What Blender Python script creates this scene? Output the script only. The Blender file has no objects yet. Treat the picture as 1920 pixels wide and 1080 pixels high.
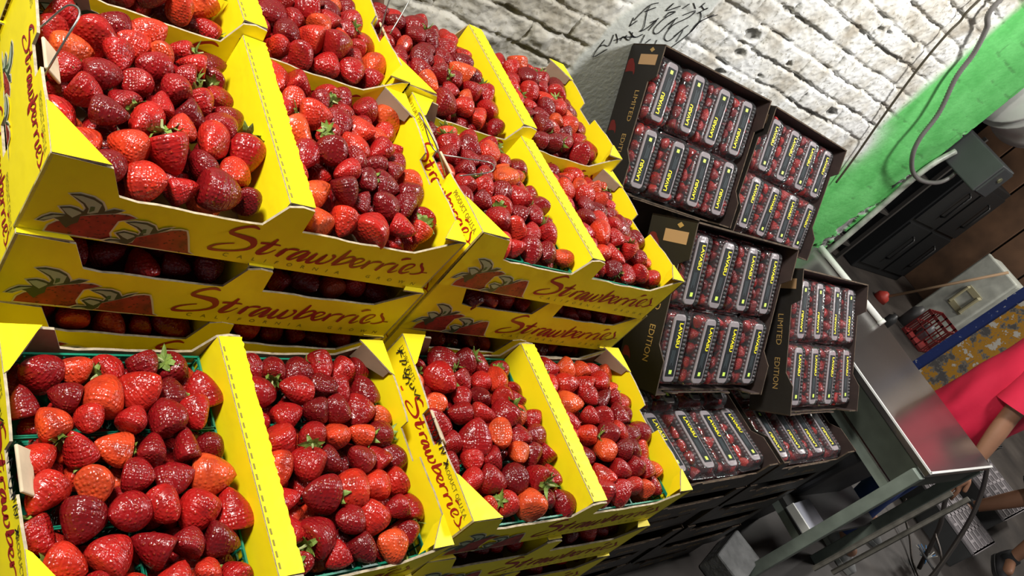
import bpy, math, random
import numpy as np
from mathutils import Vector, Matrix, noise
from mathutils.geometry import tessellate_polygon
R_ = random.Random(7)
C = bpy.context.scene.collection
sc = bpy.context.scene
PI = math.pi
TITLE= [[[2265,608,30],[2192,635,110],[2116,614,100],[2027,558,110],[1980,485,120],[2047,459,130],[2173,439,180],[2276,411,220],[2323,332,170],[2280,252,100],[2147,191,60],[1988,159,80],[1886,162,110],[1873,192,100],[1920,244,70],[2014,287,40],[2104,315,25]],[[2546,506,70],[2513,394,170],[2460,287,200],[2432,222,150],[2483,212,70],[2555,253,30],[2611,326,20]],[[2382,394,70],[2446,404,90],[2537,407,60],[2630,408,40]],[[2725,379,70],[2702,303,170],[2671,212,120]],[[2699,278,30],[2750,362,50],[2817,387,90],[2883,385,80]],[[3011,393,60],[2938,375,80],[2867,297,130],[2830,215,120],[2871,201,60],[2942,280,40],[3006,373,40]],[[3031,387,80],[3000,294,170],[2966,208,130],[3013,212,40],[3054,259,25]],[[3131,388,70],[3101,295,170],[3085,205,120],[3150,208,60],[3217,299,40],[3263,397,60]],[[3263,397,70],[3232,303,160],[3213,218,110],[3296,224,60],[3367,311,60],[3373,387,110],[3330,401,60]],[[3514,547,60],[3489,429,150],[3457,308,170],[3428,238,130]],[[3463,297,40],[3532,389,50],[3604,433,90],[3648,406,110],[3619,335,90],[3521,260,60],[3419,223,50]],[[3686,287,40],[3770,359,40],[3789,415,70],[3727,425,60],[3669,373,120],[3671,296,140],[3711,247,100],[3788,273,50],[3856,341,25]],[[3877,424,60],[3872,345,150],[3850,248,100]],[[3879,333,30],[3931,398,60],[3990,425,90],[4055,428,60]],[[4087,423,60],[4083,343,140],[4062,258,100]],[[4091,331,30],[4140,402,60],[4212,440,90],[4266,448,50]],[[4305,449,60],[4284,364,140],[4263,278,100],[4314,277,40],[4368,330,25]],[[4292,539,60],[4344,578,110],[4416,590,30]],[[4472,354,30],[4544,439,40],[4546,494,60],[4477,490,60],[4423,424,120],[4419,328,130],[4475,292,80],[4559,347,30]],[[4634,501,40],[4635,556,70],[4648,505,90],[4729,428,100],[4737,361,80],[4646,312,50],[4584,312,30]],[[4749,372,30],[4838,381,30]]]
ART= {"berry1":[[320,195],[268,123],[259,19],[291,-60],[365,-114],[426,-120],[583,-132],[880,-117],[823,146],[840,346],[987,433],[907,454],[804,445],[649,392],[501,327],[398,232]],"leaf1":[[146,170],[187,234],[241,292],[364,314],[323,365],[278,407],[365,437],[434,427],[495,396],[502,448],[458,504],[306,608],[391,634],[519,620],[613,566],[668,484],[672,449],[746,507],[838,509],[775,451],[683,417],[569,375],[491,331],[498,232],[453,190],[425,124],[377,168],[326,225],[281,240],[212,178]],"l1a":[[329,599],[414,614],[530,589],[618,540],[620,426],[564,388],[532,386],[525,455],[469,522],[387,572]],"l1b":[[300,400],[370,422],[472,389],[486,372],[429,291],[365,336]],"l1c":[[163,180],[201,238],[267,286],[360,299],[299,260],[213,199]],"l1d":[[530,491],[570,497],[580,443],[543,403]],"berry2":[[909,32],[880,-117],[1299,-130],[1742,-130],[1682,57],[1576,291],[1527,381],[1462,383],[1385,357],[1240,262],[1084,156],[1082,62],[1018,-17]],"leaf2":[[769,-44],[805,19],[850,70],[961,89],[915,141],[875,176],[939,224],[1054,210],[1095,199],[1102,254],[1034,311],[905,365],[984,395],[1107,408],[1193,380],[1249,311],[1298,356],[1382,410],[1330,349],[1252,281],[1161,224],[1087,173],[1071,91],[1035,-37],[988,-10],[950,43],[884,25],[822,-30]],"l2a":[[932,365],[997,384],[1107,385],[1185,354],[1189,248],[1132,224],[1122,275],[1045,330]],"l2b":[[899,183],[953,210],[1051,194],[1067,175],[1016,115],[961,138]],"l2c":[[786,-29],[821,24],[871,60],[951,66],[906,39],[826,-14]],"l2d":[[1100,307],[1134,317],[1147,259],[1102,231]]}
HAND= [[[-2729,933],[-2583,911]],[[-2702,833],[-2659,977]],[[-2721,886],[-2611,969]],[[-2565,838],[-2485,979],[-2447,936],[-2506,866]],[[-2408,914],[-2371,850],[-2284,923],[-2312,960]],[[-2341,977],[-2370,912],[-2304,852],[-2208,940]],[[-2346,838],[-2320,784],[-2256,902],[-2194,866],[-2212,799]],[[-2141,930],[-2150,859],[-2071,889],[-2080,951],[-2053,897]],[[-2027,958],[-1983,894],[-1898,994],[-1897,900]],[[-1600,965],[-1602,1057],[-1504,952],[-1487,1097],[-1400,973]],[[-1338,1061],[-1343,975],[-1289,932],[-1254,1012],[-1289,1068]],[[-1187,954],[-1193,1080],[-1148,984],[-1152,1074]],[[-1091,967],[-1065,1091],[-1019,977],[-985,1078]],[[-899,957],[-833,1039]],[[-897,1060],[-813,958]]]
DOODLE= [[[881,194],[889,136],[913,174]],[[882,168],[892,180],[909,184],[895,217]],[[910,203],[933,225],[936,233]],[[899,222],[919,210],[926,200]],[[930,212],[928,225],[956,223],[945,247]],[[933,225],[968,240]],[[932,245],[966,238],[981,256]],[[988,257],[998,231]],[[1013,237],[1019,255]],[[1040,261],[1048,240]],[[1088,253],[1089,261]],[[920,256],[910,282]],[[920,256],[929,280]],[[918,275],[925,327],[946,347]],[[929,329],[935,311],[965,273],[964,257],[978,277],[986,314]],[[928,309],[950,334]],[[973,291],[986,305],[988,271]],[[1001,322],[1003,340],[1020,350],[1004,320],[1000,285],[1012,273],[1026,279],[1032,316],[1043,341]],[[1033,311],[1039,334],[1045,301]],[[987,338],[992,367],[988,339],[1020,370]],[[1000,337],[1015,348]],[[1052,352],[1078,380],[1076,356],[1049,317],[1052,283],[1066,272],[1083,277],[1090,314],[1098,338]],[[1084,292],[1094,319],[1106,282]],[[1032,366],[1041,387]],[[1050,394],[1073,384]],[[1082,392],[1086,411]],[[1083,399],[1103,395],[1109,404],[1092,376],[1099,383],[1120,365],[1124,325]],[[1124,325],[1121,358],[1148,398]],[[1104,252],[1119,298],[1125,329],[1127,368],[1160,403]]]
# ---------------------------------------------------------------- materials
MT = {}
def mat(name, col, rough=.6, metal=0., noise_amt=0., nscale=8., bump=0., bscale=60., spec=.5, emis=None, estr=0., trans=0., coat=0.):
    if name in MT: return MT[name]
    m = bpy.data.materials.new(name); m.use_nodes = True; nt = m.node_tree
    b = nt.nodes['Principled BSDF']
    b.inputs['Base Color'].default_value = (*col, 1); b.inputs['Roughness'].default_value = rough
    b.inputs['Metallic'].default_value = metal; b.inputs['Specular IOR Level'].default_value = spec
    b.inputs['Coat Weight'].default_value = coat
    b.inputs['Transmission Weight'].default_value = trans
    if emis: b.inputs['Emission Color'].default_value = (*emis, 1); b.inputs['Emission Strength'].default_value = estr
    if noise_amt or bump:
        tc = nt.nodes.new('ShaderNodeTexCoord')
        n = nt.nodes.new('ShaderNodeTexNoise'); n.inputs['Scale'].default_value = nscale; n.inputs['Detail'].default_value = 5
        nt.links.new(tc.outputs['Object'], n.inputs['Vector'])
        if noise_amt:
            mr = nt.nodes.new('ShaderNodeMapRange'); mr.inputs['From Min'].default_value = .3; mr.inputs['From Max'].default_value = .7
            mr.inputs['To Min'].default_value = 1 - noise_amt; mr.inputs['To Max'].default_value = 1 + noise_amt * .5
            nt.links.new(n.outputs['Fac'], mr.inputs['Value'])
            hs = nt.nodes.new('ShaderNodeHueSaturation'); hs.inputs['Color'].default_value = (*col, 1)
            nt.links.new(mr.outputs[0], hs.inputs['Value']); nt.links.new(hs.outputs[0], b.inputs['Base Color'])
        if bump:
            n2 = nt.nodes.new('ShaderNodeTexNoise'); n2.inputs['Scale'].default_value = bscale; n2.inputs['Detail'].default_value = 4
            nt.links.new(tc.outputs['Object'], n2.inputs['Vector'])
            bp = nt.nodes.new('ShaderNodeBump'); bp.inputs['Strength'].default_value = bump; bp.inputs['Distance'].default_value = .01
            nt.links.new(n2.outputs['Fac'], bp.inputs['Height']); nt.links.new(bp.outputs[0], b.inputs['Normal'])
    MT[name] = m; return m

def ramp(nt, stops, interp='LINEAR'):
    r = nt.nodes.new('ShaderNodeValToRGB'); r.color_ramp.interpolation = interp
    e = r.color_ramp.elements
    while len(e) < len(stops): e.new(.5)
    for k, (p, c) in enumerate(stops): e[k].position = p; e[k].color = (*c, 1)
    return r
def math_(nt, op, a, b=None, c=None):
    n = nt.nodes.new('ShaderNodeMath'); n.operation = op
    for i, v in enumerate((a, b, c)):
        if v is None: continue
        if isinstance(v, (int, float)): n.inputs[i].default_value = v
        else: nt.links.new(v, n.inputs[i])
    return n.outputs[0]
def mixc(nt, f, a, b):
    n = nt.nodes.new('ShaderNodeMix'); n.data_type = 'RGBA'
    for s, v in ((0, f), (6, a), (7, b)):
        if isinstance(v, (int, float)): n.inputs[s].default_value = v
        elif isinstance(v, tuple): n.inputs[s].default_value = (*v, 1)
        else: nt.links.new(v, n.inputs[s])
    return n.outputs[2]

def berry_mat(name, dark=1.0):
    m = bpy.data.materials.new(name); m.use_nodes = True; nt = m.node_tree; b = nt.nodes['Principled BSDF']
    at = nt.nodes.new('ShaderNodeAttribute'); at.attribute_name = 'lc'
    rn = nt.nodes.new('ShaderNodeAttribute'); rn.attribute_name = 'rn'
    oi = nt.nodes.new('ShaderNodeObjectInfo')
    r = math_(nt, 'FRACT', math_(nt, 'ADD', rn.outputs['Fac'], oi.outputs['Random']))
    cr = ramp(nt, [(0, (.13, .004, .006)), (.35, (.27, .006, .008)), (.7, (.42, .011, .009)), (.88, (.56, .030, .011)), (1, (.66, .085, .018))])
    nt.links.new(r, cr.inputs[0])
    # blotches
    no = nt.nodes.new('ShaderNodeTexNoise'); no.inputs['Scale'].default_value = 55
    va = nt.nodes.new('ShaderNodeVectorMath'); va.operation = 'ADD'; nt.links.new(at.outputs['Vector'], va.inputs[0])
    cb = nt.nodes.new('ShaderNodeCombineXYZ'); nt.links.new(r, cb.inputs[0]); nt.links.new(r, cb.inputs[1]); nt.links.new(cb.outputs[0], va.inputs[1])
    nt.links.new(va.outputs[0], no.inputs['Vector'])
    f = math_(nt, 'MULTIPLY', math_(nt, 'SUBTRACT', no.outputs['Fac'], .45), 2.2)
    f = math_(nt, 'MINIMUM', math_(nt, 'MAXIMUM', f, 0), .55)
    col = mixc(nt, f, cr.outputs[0], (.13 * dark, .004, .006))
    # pale shoulder below the leaves, stronger on some berries
    sx = nt.nodes.new('ShaderNodeSeparateXYZ'); nt.links.new(at.outputs['Vector'], sx.inputs[0])
    sh = math_(nt, 'MULTIPLY', math_(nt, 'SUBTRACT', sx.outputs[2], .013), 60)
    sh = math_(nt, 'MULTIPLY', math_(nt, 'MINIMUM', math_(nt, 'MAXIMUM', sh, 0), 1), math_(nt, 'POWER', r, 2.0))
    col = mixc(nt, math_(nt, 'MULTIPLY', sh, .7), col, (.62, .13, .04))
    # seeds
    vo = nt.nodes.new('ShaderNodeTexVoronoi'); vo.inputs['Scale'].default_value = 270; vo.inputs['Randomness'].default_value = .5
    nt.links.new(at.outputs['Vector'], vo.inputs['Vector'])
    d = vo.outputs['Distance']
    seed = math_(nt, 'LESS_THAN', d, .15)
    col = mixc(nt, math_(nt, 'MULTIPLY', seed, .40), col, (.55, .22, .04))
    nt.links.new(col, b.inputs['Base Color'])
    w2 = nt.nodes.new('ShaderNodeTexNoise'); w2.inputs['Scale'].default_value = 130; w2.inputs['Detail'].default_value = 2
    sc_ = nt.nodes.new('ShaderNodeVectorMath'); sc_.operation = 'MULTIPLY'; sc_.inputs[1].default_value = (.45, .45, 2.4); nt.links.new(at.outputs['Vector'], sc_.inputs[0]); nt.links.new(sc_.outputs[0], w2.inputs['Vector'])
    hgt = math_(nt, 'ADD', math_(nt, 'MINIMUM', d, .55), math_(nt, 'MULTIPLY', w2.outputs['Fac'], 1.1))
    bp = nt.nodes.new('ShaderNodeBump'); bp.inputs['Strength'].default_value = .75; bp.inputs['Distance'].default_value = .0022
    nt.links.new(hgt, bp.inputs['Height']); nt.links.new(bp.outputs[0], b.inputs['Normal'])
    b.inputs['Roughness'].default_value = .27; b.inputs['Specular IOR Level'].default_value = .55
    b.inputs['Subsurface Weight'].default_value = 0.0
    return m
M_BERRY = berry_mat('strawberry_skin')
M_LEAF = mat('calyx_green', (.20, .30, .05), .55, noise_amt=.5, nscale=90)
M_STEM = mat('calyx_pale', (.42, .46, .20), .6)

def card(name, col, dirt=.22):
    m = bpy.data.materials.new(name); m.use_nodes = True; nt = m.node_tree; b = nt.nodes['Principled BSDF']
    tc = nt.nodes.new('ShaderNodeTexCoord'); oi = nt.nodes.new('ShaderNodeObjectInfo')
    ad = nt.nodes.new('ShaderNodeVectorMath'); ad.operation = 'ADD'
    nt.links.new(tc.outputs['Object'], ad.inputs[0]); nt.links.new(oi.outputs['Random'], ad.inputs[1])
    n = nt.nodes.new('ShaderNodeTexNoise'); n.inputs['Scale'].default_value = 14; n.inputs['Detail'].default_value = 6; n.inputs['Roughness'].default_value = .62
    nt.links.new(ad.outputs[0], n.inputs['Vector'])
    f = math_(nt, 'MULTIPLY', math_(nt, 'MAXIMUM', math_(nt, 'SUBTRACT', n.outputs['Fac'], .58), 0), 5 * dirt)
    c = mixc(nt, f, col, (col[0] * .55, col[1] * .45, col[2] * .5 + .01))
    nt.links.new(c, b.inputs['Base Color'])
    b.inputs['Roughness'].default_value = .48; b.inputs['Specular IOR Level'].default_value = .35
    w = nt.nodes.new('ShaderNodeTexNoise'); w.inputs['Scale'].default_value = 22; w.inputs['Detail'].default_value = 3
    nt.links.new(ad.outputs[0], w.inputs['Vector'])
    bp = nt.nodes.new('ShaderNodeBump'); bp.inputs['Strength'].default_value = .25; bp.inputs['Distance'].default_value = .006
    nt.links.new(w.outputs['Fac'], bp.inputs['Height']); nt.links.new(bp.outputs[0], b.inputs['Normal'])
    MT[name] = m; return m
YEL = card('yellow_card', (.95, .78, .008))
KRAFT = card('kraft_card', (.30, .21, .14), .5)
EDGE = mat('card_edge', (.48, .40, .28), .9, noise_amt=.4, nscale=120)
PERF = mat('perforation', (.25, .21, .03), .9)
TAB = mat('handle_tab', (.62, .50, .34), .8, noise_amt=.2, nscale=40)
PRED = mat('print_red', (.34, .008, .008), .5)
PDARK = mat('print_dark', (.035, .055, .02), .5)
PGREEN = mat('print_green', (.05, .12, .035), .5)
PLEAF = mat('print_leaf', (.36, .42, .28), .5)
PHALO = mat('print_halo', (.72, .66, .42), .5)
PBERRY = mat('print_berry', (.34, .022, .010), .5, noise_amt=.5, nscale=60)
PSEED = mat('print_seed', (.12, .010, .006), .5)
PTXT = mat('print_olive', (.22, .17, .015), .5)
MARKER = mat('marker_black', (.010, .010, .012), .5)
STEEL = mat('wire_steel', (.35, .35, .33), .35, metal=.9)
BLK = card('black_card', (.016, .013, .011), .1)
BLKIN = mat('black_card_inside', (.045, .026, .022), .75, noise_amt=.3, nscale=20)
GOLD = mat('print_gold', (.40, .25, .08), .5)
LKRAFT = mat('box_sticker_kraft', (.42, .25, .12), .7)
LBLK = mat('label_black', (.008, .011, .013), .55, spec=.25)
LYEL = mat('label_yellow', (.85, .75, .02), .4)
LLIME = mat('label_lime', (.62, .85, .12), .4)
LGREY = mat('label_grey', (.05, .07, .08), .5)
GBASK = mat('basket_green', (.01, .22, .13), .3)
SILVER = mat('brushed_steel', (.30, .28, .275), .20, metal=.85, noise_amt=.15, nscale=3)
FRAME = mat('painted_frame', (.22, .26, .22), .45, noise_amt=.3, nscale=12)
FRAMED = mat('frame_dark', (.05, .06, .045), .5, noise_amt=.3, nscale=12)
WHITEP = mat('white_plastic', (.75, .75, .70), .35)

def clear_mat(name, haze, col=(.9, .9, .92), rough=.06):
    m = bpy.data.materials.new(name); m.use_nodes = True; nt = m.node_tree
    out = nt.nodes['Material Output']; nt.nodes.remove(nt.nodes['Principled BSDF'])
    tr = nt.nodes.new('ShaderNodeBsdfTransparent'); tr.inputs[0].default_value = (.93, .93, .93, 1)
    gl = nt.nodes.new('ShaderNodeBsdfGlossy'); gl.inputs['Roughness'].default_value = rough
    df = nt.nodes.new('ShaderNodeBsdfDiffuse'); df.inputs[0].default_value = (*col, 1)
    m1 = nt.nodes.new('ShaderNodeMixShader'); m1.inputs[0].default_value = haze
    nt.links.new(tr.outputs[0], m1.inputs[1]); nt.links.new(df.outputs[0], m1.inputs[2])
    fr = nt.nodes.new('ShaderNodeFresnel'); fr.inputs['IOR'].default_value = 1.38
    no = nt.nodes.new('ShaderNodeTexNoise'); no.inputs['Scale'].default_value = 90
    tc = nt.nodes.new('ShaderNodeTexCoord'); nt.links.new(tc.outputs['Object'], no.inputs['Vector'])
    bp = nt.nodes.new('ShaderNodeBump'); bp.inputs['Strength'].default_value = .35; bp.inputs['Distance'].default_value = .003
    nt.links.new(no.outputs['Fac'], bp.inputs['Height']); nt.links.new(bp.outputs[0], gl.inputs['Normal']); nt.links.new(bp.outputs[0], fr.inputs['Normal'])
    m2 = nt.nodes.new('ShaderNodeMixShader'); nt.links.new(fr.outputs[0], m2.inputs[0])
    nt.links.new(m1.outputs[0], m2.inputs[1]); nt.links.new(gl.outputs[0], m2.inputs[2])
    nt.links.new(m2.outputs[0], out.inputs[0]); MT[name] = m; return m
CLEAR = clear_mat('clear_plastic', .03)
SEAT = clear_mat('hazy_plastic', .44, (.60, .53, .55), .12)
RIB = clear_mat('rib_plastic', .07, (.9, .88, .9), .1)

# ---------------------------------------------------------------- mesh builder
class MB:
    def __init__(s): s.v = []; s.f = []; s.m = []; s.T = None
    def add(s, vs, fs, mi=0):
        o = len(s.v)
        s.v += [tuple(s.T @ Vector(p)) if s.T is not None else tuple(p) for p in vs]
        for f in fs: s.f.append(tuple(i + o for i in f)); s.m.append(mi)
    def box(s, c, d, mi=0, R=None):
        vs = []
        for x in (-.5, .5):
            for y in (-.5, .5):
                for z in (-.5, .5):
                    p = Vector((x * d[0], y * d[1], z * d[2]))
                    if R is not None: p = R @ p
                    vs.append(p + Vector(c))
        s.add(vs, [(0, 1, 3, 2), (4, 6, 7, 5), (0, 4, 5, 1), (2, 3, 7, 6), (0, 2, 6, 4), (1, 5, 7, 3)], mi)
    def slab(s, poly, org, ax, ay, n, t, mf=0, mb=None, me=None):
        """polygon (2D) in the plane org+a*ax+b*ay, thickened by t along n; mf = front (far side of n), mb = back, me = edge"""
        mb = mf if mb is None else mb; me = mf if me is None else me
        org, ax, ay, n = map(Vector, (org, ax, ay, n))
        P = [org + ax * a + ay * b for a, b in poly]; k = len(P)
        tri = tessellate_polygon([[Vector((a, b, 0)) for a, b in poly]])
        flip = ax.cross(ay).dot(n) < 0
        s.add([p + n * t for p in P], [t_ if not flip else t_[::-1] for t_ in tri], mf)
        s.add(P, [t_[::-1] if not flip else t_ for t_ in tri], mb)
        q = []
        for i in range(k): j = (i + 1) % k; q.append((i, j, j + k, i + k))
        s.add(P + [p + n * t for p in P], q, me)
    def tube(s, pts, r, n=8, mi=0, cap=True, closed=False):
        pts = [Vector(p) for p in pts]; rs = r if isinstance(r, (list, tuple)) else [r] * len(pts)
        N = len(pts); vs = []; up = None
        for i, p in enumerate(pts):
            a = pts[(i - 1) % N] if (closed or i) else p; b = pts[(i + 1) % N] if (closed or i < N - 1) else p
            t = (b - a).normalized()
            if up is None: up = t.orthogonal().normalized()
            up = (up - t * up.dot(t)).normalized(); w = t.cross(up)
            for k in range(n):
                a_ = 2 * PI * k / n; vs.append(p + (up * math.cos(a_) + w * math.sin(a_)) * rs[i])
        fs = []
        for i in range(N if closed else N - 1):
            for k in range(n):
                a = i * n + k; b = i * n + (k + 1) % n; i2 = (i + 1) % N
                fs.append((a, b, i2 * n + (k + 1) % n, i2 * n + k))
        if cap and not closed: fs += [tuple(range(n))[::-1], tuple(range((N - 1) * n, N * n))]
        s.add(vs, fs, mi)
    def rings(s, rings, mi=0, cap0=True, cap1=True):
        n = len(rings[0]); vs = [p for r in rings for p in r]; fs = []
        for i in range(len(rings) - 1):
            for k in range(n):
                fs.append((i * n + k, i * n + (k + 1) % n, (i + 1) * n + (k + 1) % n, (i + 1) * n + k))
        if cap0: fs.append(tuple(range(n))[::-1])
        if cap1: fs.append(tuple(range((len(rings) - 1) * n, len(rings) * n)))
        s.add(vs, fs, mi)
    def mesh(s, name, mats, smooth=False):
        me = bpy.data.meshes.new(name); me.from_pydata(s.v, [], s.f)
        for m in mats: me.materials.append(m)
        me.polygons.foreach_set('material_index', s.m)
        if smooth: me.polygons.foreach_set('use_smooth', [True] * len(s.f))
        me.update(); return me
def link(name, me, parent=None, mw=None):
    o = bpy.data.objects.new(name, me); C.objects.link(o)
    if parent is not None: o.parent = parent
    if mw is not None: o.matrix_local = mw
    return o
def part(name, mb, mats, parent=None, smooth=False, mw=None):
    return link(name, mb.mesh(name, mats if isinstance(mats, (list, tuple)) else [mats], smooth), parent, mw)
def tag(o, label, cat, group=None, kind=None):
    o['label'] = label; o['category'] = cat
    if group: o['group'] = group
    if kind: o['kind'] = kind
    return o
def empty(name, label, cat, mw=None, group=None):
    o = bpy.data.objects.new(name, None); o.empty_display_size = .05; C.objects.link(o)
    if mw is not None: o.matrix_world = mw
    return tag(o, label, cat, group)
def struct(o): o['kind'] = 'structure'; return o
def copy_tree(o, parent=None):
    c = o.copy(); C.objects.link(c)
    if parent is not None: c.parent = parent
    for ch in list(o.children): copy_tree(ch, c)
    return c
def bevel(o, w=.004, seg=2):
    m = o.modifiers.new('bevel', 'BEVEL'); m.width = w; m.segments = seg; m.limit_method = 'ANGLE'; return o
def rotm(v):
    v = Vector(v); return Matrix.Rotation(v.length, 3, v.normalized()) if v.length > 1e-9 else Matrix.Identity(3)
def smooth_pts(pts, k=4):
    P = [Vector(p) for p in pts]
    if len(P) < 3: return P
    out = []
    for i in range(len(P) - 1):
        p0 = P[max(i - 1, 0)]; p1 = P[i]; p2 = P[i + 1]; p3 = P[min(i + 2, len(P) - 1)]
        for j in range(k):
            t = j / k
            out.append(.5 * ((2 * p1) + (p2 - p0) * t + (2 * p0 - 5 * p1 + 4 * p2 - p3) * t * t + (3 * p1 - p0 - 3 * p2 + p3) * t ** 3))
    out.append(P[-1]); return out

def ribbon(mb, pts, org, ax, ay, n, lift, mi=0, k=3):
    """flat brush stroke: pts = (a, b, width)"""
    org, ax, ay, n = map(Vector, (org, ax, ay, n))
    P = smooth_pts([(p[0], p[1], p[2]) for p in pts], k) if len(pts) > 2 else [Vector(p) for p in pts]
    vs = []
    for i, p in enumerate(P):
        a = P[max(i - 1, 0)]; b = P[min(i + 1, len(P) - 1)]
        t = Vector((b.x - a.x, b.y - a.y)); t = t.normalized() if t.length > 1e-9 else Vector((1, 0))
        nn = Vector((-t.y, t.x)) * max(p.z, .0002) * .5
        for sgn in (1, -1):
            vs.append(org + ax * (p.x + sgn * nn.x) + ay * (p.y + sgn * nn.y) + n * lift)
    mb.add(vs, [(2 * i, 2 * i + 1, 2 * i + 3, 2 * i + 2) for i in range(len(P) - 1)], mi)
def flat(mb, poly, org, ax, ay, n, lift, mi):
    org, ax, ay, n = map(Vector, (org, ax, ay, n))
    tri = tessellate_polygon([[Vector((a, b, 0)) for a, b in poly]])
    mb.add([org + ax * a + ay * b + n * lift for a, b in poly], tri, mi)
def offs(poly, d):
    k = len(poly); A = sum(poly[i][0] * poly[(i + 1) % k][1] - poly[(i + 1) % k][0] * poly[i][1] for i in range(k)); s = 1 if A > 0 else -1
    out = []
    for i in range(k):
        a = Vector(poly[i - 1]); b = Vector(poly[i]); c = Vector(poly[(i + 1) % k])
        n1 = (b - a).normalized(); n2 = (c - b).normalized()
        n = Vector((n1.y + n2.y, -n1.x - n2.x)) * s
        n = n.normalized() if n.length > .25 else (n1 - n2).normalized()
        out.append((b.x + n.x * d, b.y + n.y * d))
    return out
def text(mb, s, x0, y0, h, org, ax, ay, n, lift, mi=0, width=None, space=1., bold=0., shear=0.):
    cu = bpy.data.curves.new('t', 'FONT'); cu.body = s; cu.size = h / .69; cu.space_character = space; cu.offset = bold; cu.shear = shear; cu.resolution_u = 2
    ob = bpy.data.objects.new('t', cu); C.objects.link(ob)
    me = bpy.data.meshes.new_from_object(ob.evaluated_get(bpy.context.evaluated_depsgraph_get()))
    bpy.data.objects.remove(ob); bpy.data.curves.remove(cu)
    if not len(me.vertices): return
    X = [v.co.x for v in me.vertices]; k = 1.
    if width: k = width / (max(X) - min(X))
    org, ax, ay, n = map(Vector, (org, ax, ay, n))
    mb.add([org + ax * (x0 + v.co.x * k) + ay * (y0 + v.co.y) + n * lift for v in me.vertices], [tuple(p.vertices) for p in me.polygons], mi)
    bpy.data.meshes.remove(me)

# ---------------------------------------------------------------- yellow crate
CW, CD, CH, TH = .5, .288, .107, .003
def title(mb, org, ax, ay, n, sx=1., oa=0., ob=0., lift=.0006, mi=0):
    for st in TITLE:
        ribbon(mb, [(p[0] * 1e-4 * sx + oa, p[1] * 1e-4 * sx + ob, p[2] * .36e-4 * sx + .0007) for p in st], org, ax, ay, n, lift, mi)
def artwork(mb, org, ax, ay, n, s=1., oa=0., ob=0.):
    g = lambda k: [(p[0] * 1e-4 * s + oa, max(p[1] * 1e-4 * s + ob, .0035)) for p in ART[k]]
    rr = random.Random(3)
    def seeds(poly, lift):
        xs = [p[0] for p in poly]; ys = [p[1] for p in poly]
        for i in range(60):
            x = rr.uniform(min(xs), max(xs)); y = rr.uniform(min(ys), max(ys)); ins = False; k = len(poly)
            for j in range(k):
                (x1, y1), (x2, y2) = poly[j], poly[j - 1]
                if (y1 > y) != (y2 > y) and x < (x2 - x1) * (y - y1) / (y2 - y1) + x1: ins = not ins
            if ins: flat(mb, [(x - .0015, y), (x, y - .0010), (x + .0015, y), (x, y + .0010)], org, ax, ay, n, lift, 4)
    flat(mb, offs(g('berry1'), .0022), org, ax, ay, n, .0003, 0)
    flat(mb, offs(g('leaf1'), .0022), org, ax, ay, n, .00035, 0)
    flat(mb, g('berry1'), org, ax, ay, n, .0006, 1); seeds(g('berry1'), .0007)
    flat(mb, g('leaf1'), org, ax, ay, n, .0009, 2)
    for k in ('l1a', 'l1b', 'l1c'): flat(mb, g(k), org, ax, ay, n, .0011, 3)
    flat(mb, g('l1d'), org, ax, ay, n, .0013, 5)
    flat(mb, offs(g('berry2'), .0022), org, ax, ay, n, .0014, 0)
    flat(mb, offs(g('leaf2'), .0020), org, ax, ay, n, .00145, 0)
    flat(mb, g('berry2'), org, ax, ay, n, .0017, 1); seeds(g('berry2'), .0018)
    flat(mb, g('leaf2'), org, ax, ay, n, .0020, 2)
    for k in ('l2a', 'l2b', 'l2c'): flat(mb, g(k), org, ax, ay, n, .0022, 3)
    flat(mb, g('l2d'), org, ax, ay, n, .0024, 5)
ARTM = [PHALO, PBERRY, PDARK, PLEAF, PSEED, PGREEN]
CARD3 = [YEL, KRAFT, EDGE]

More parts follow.
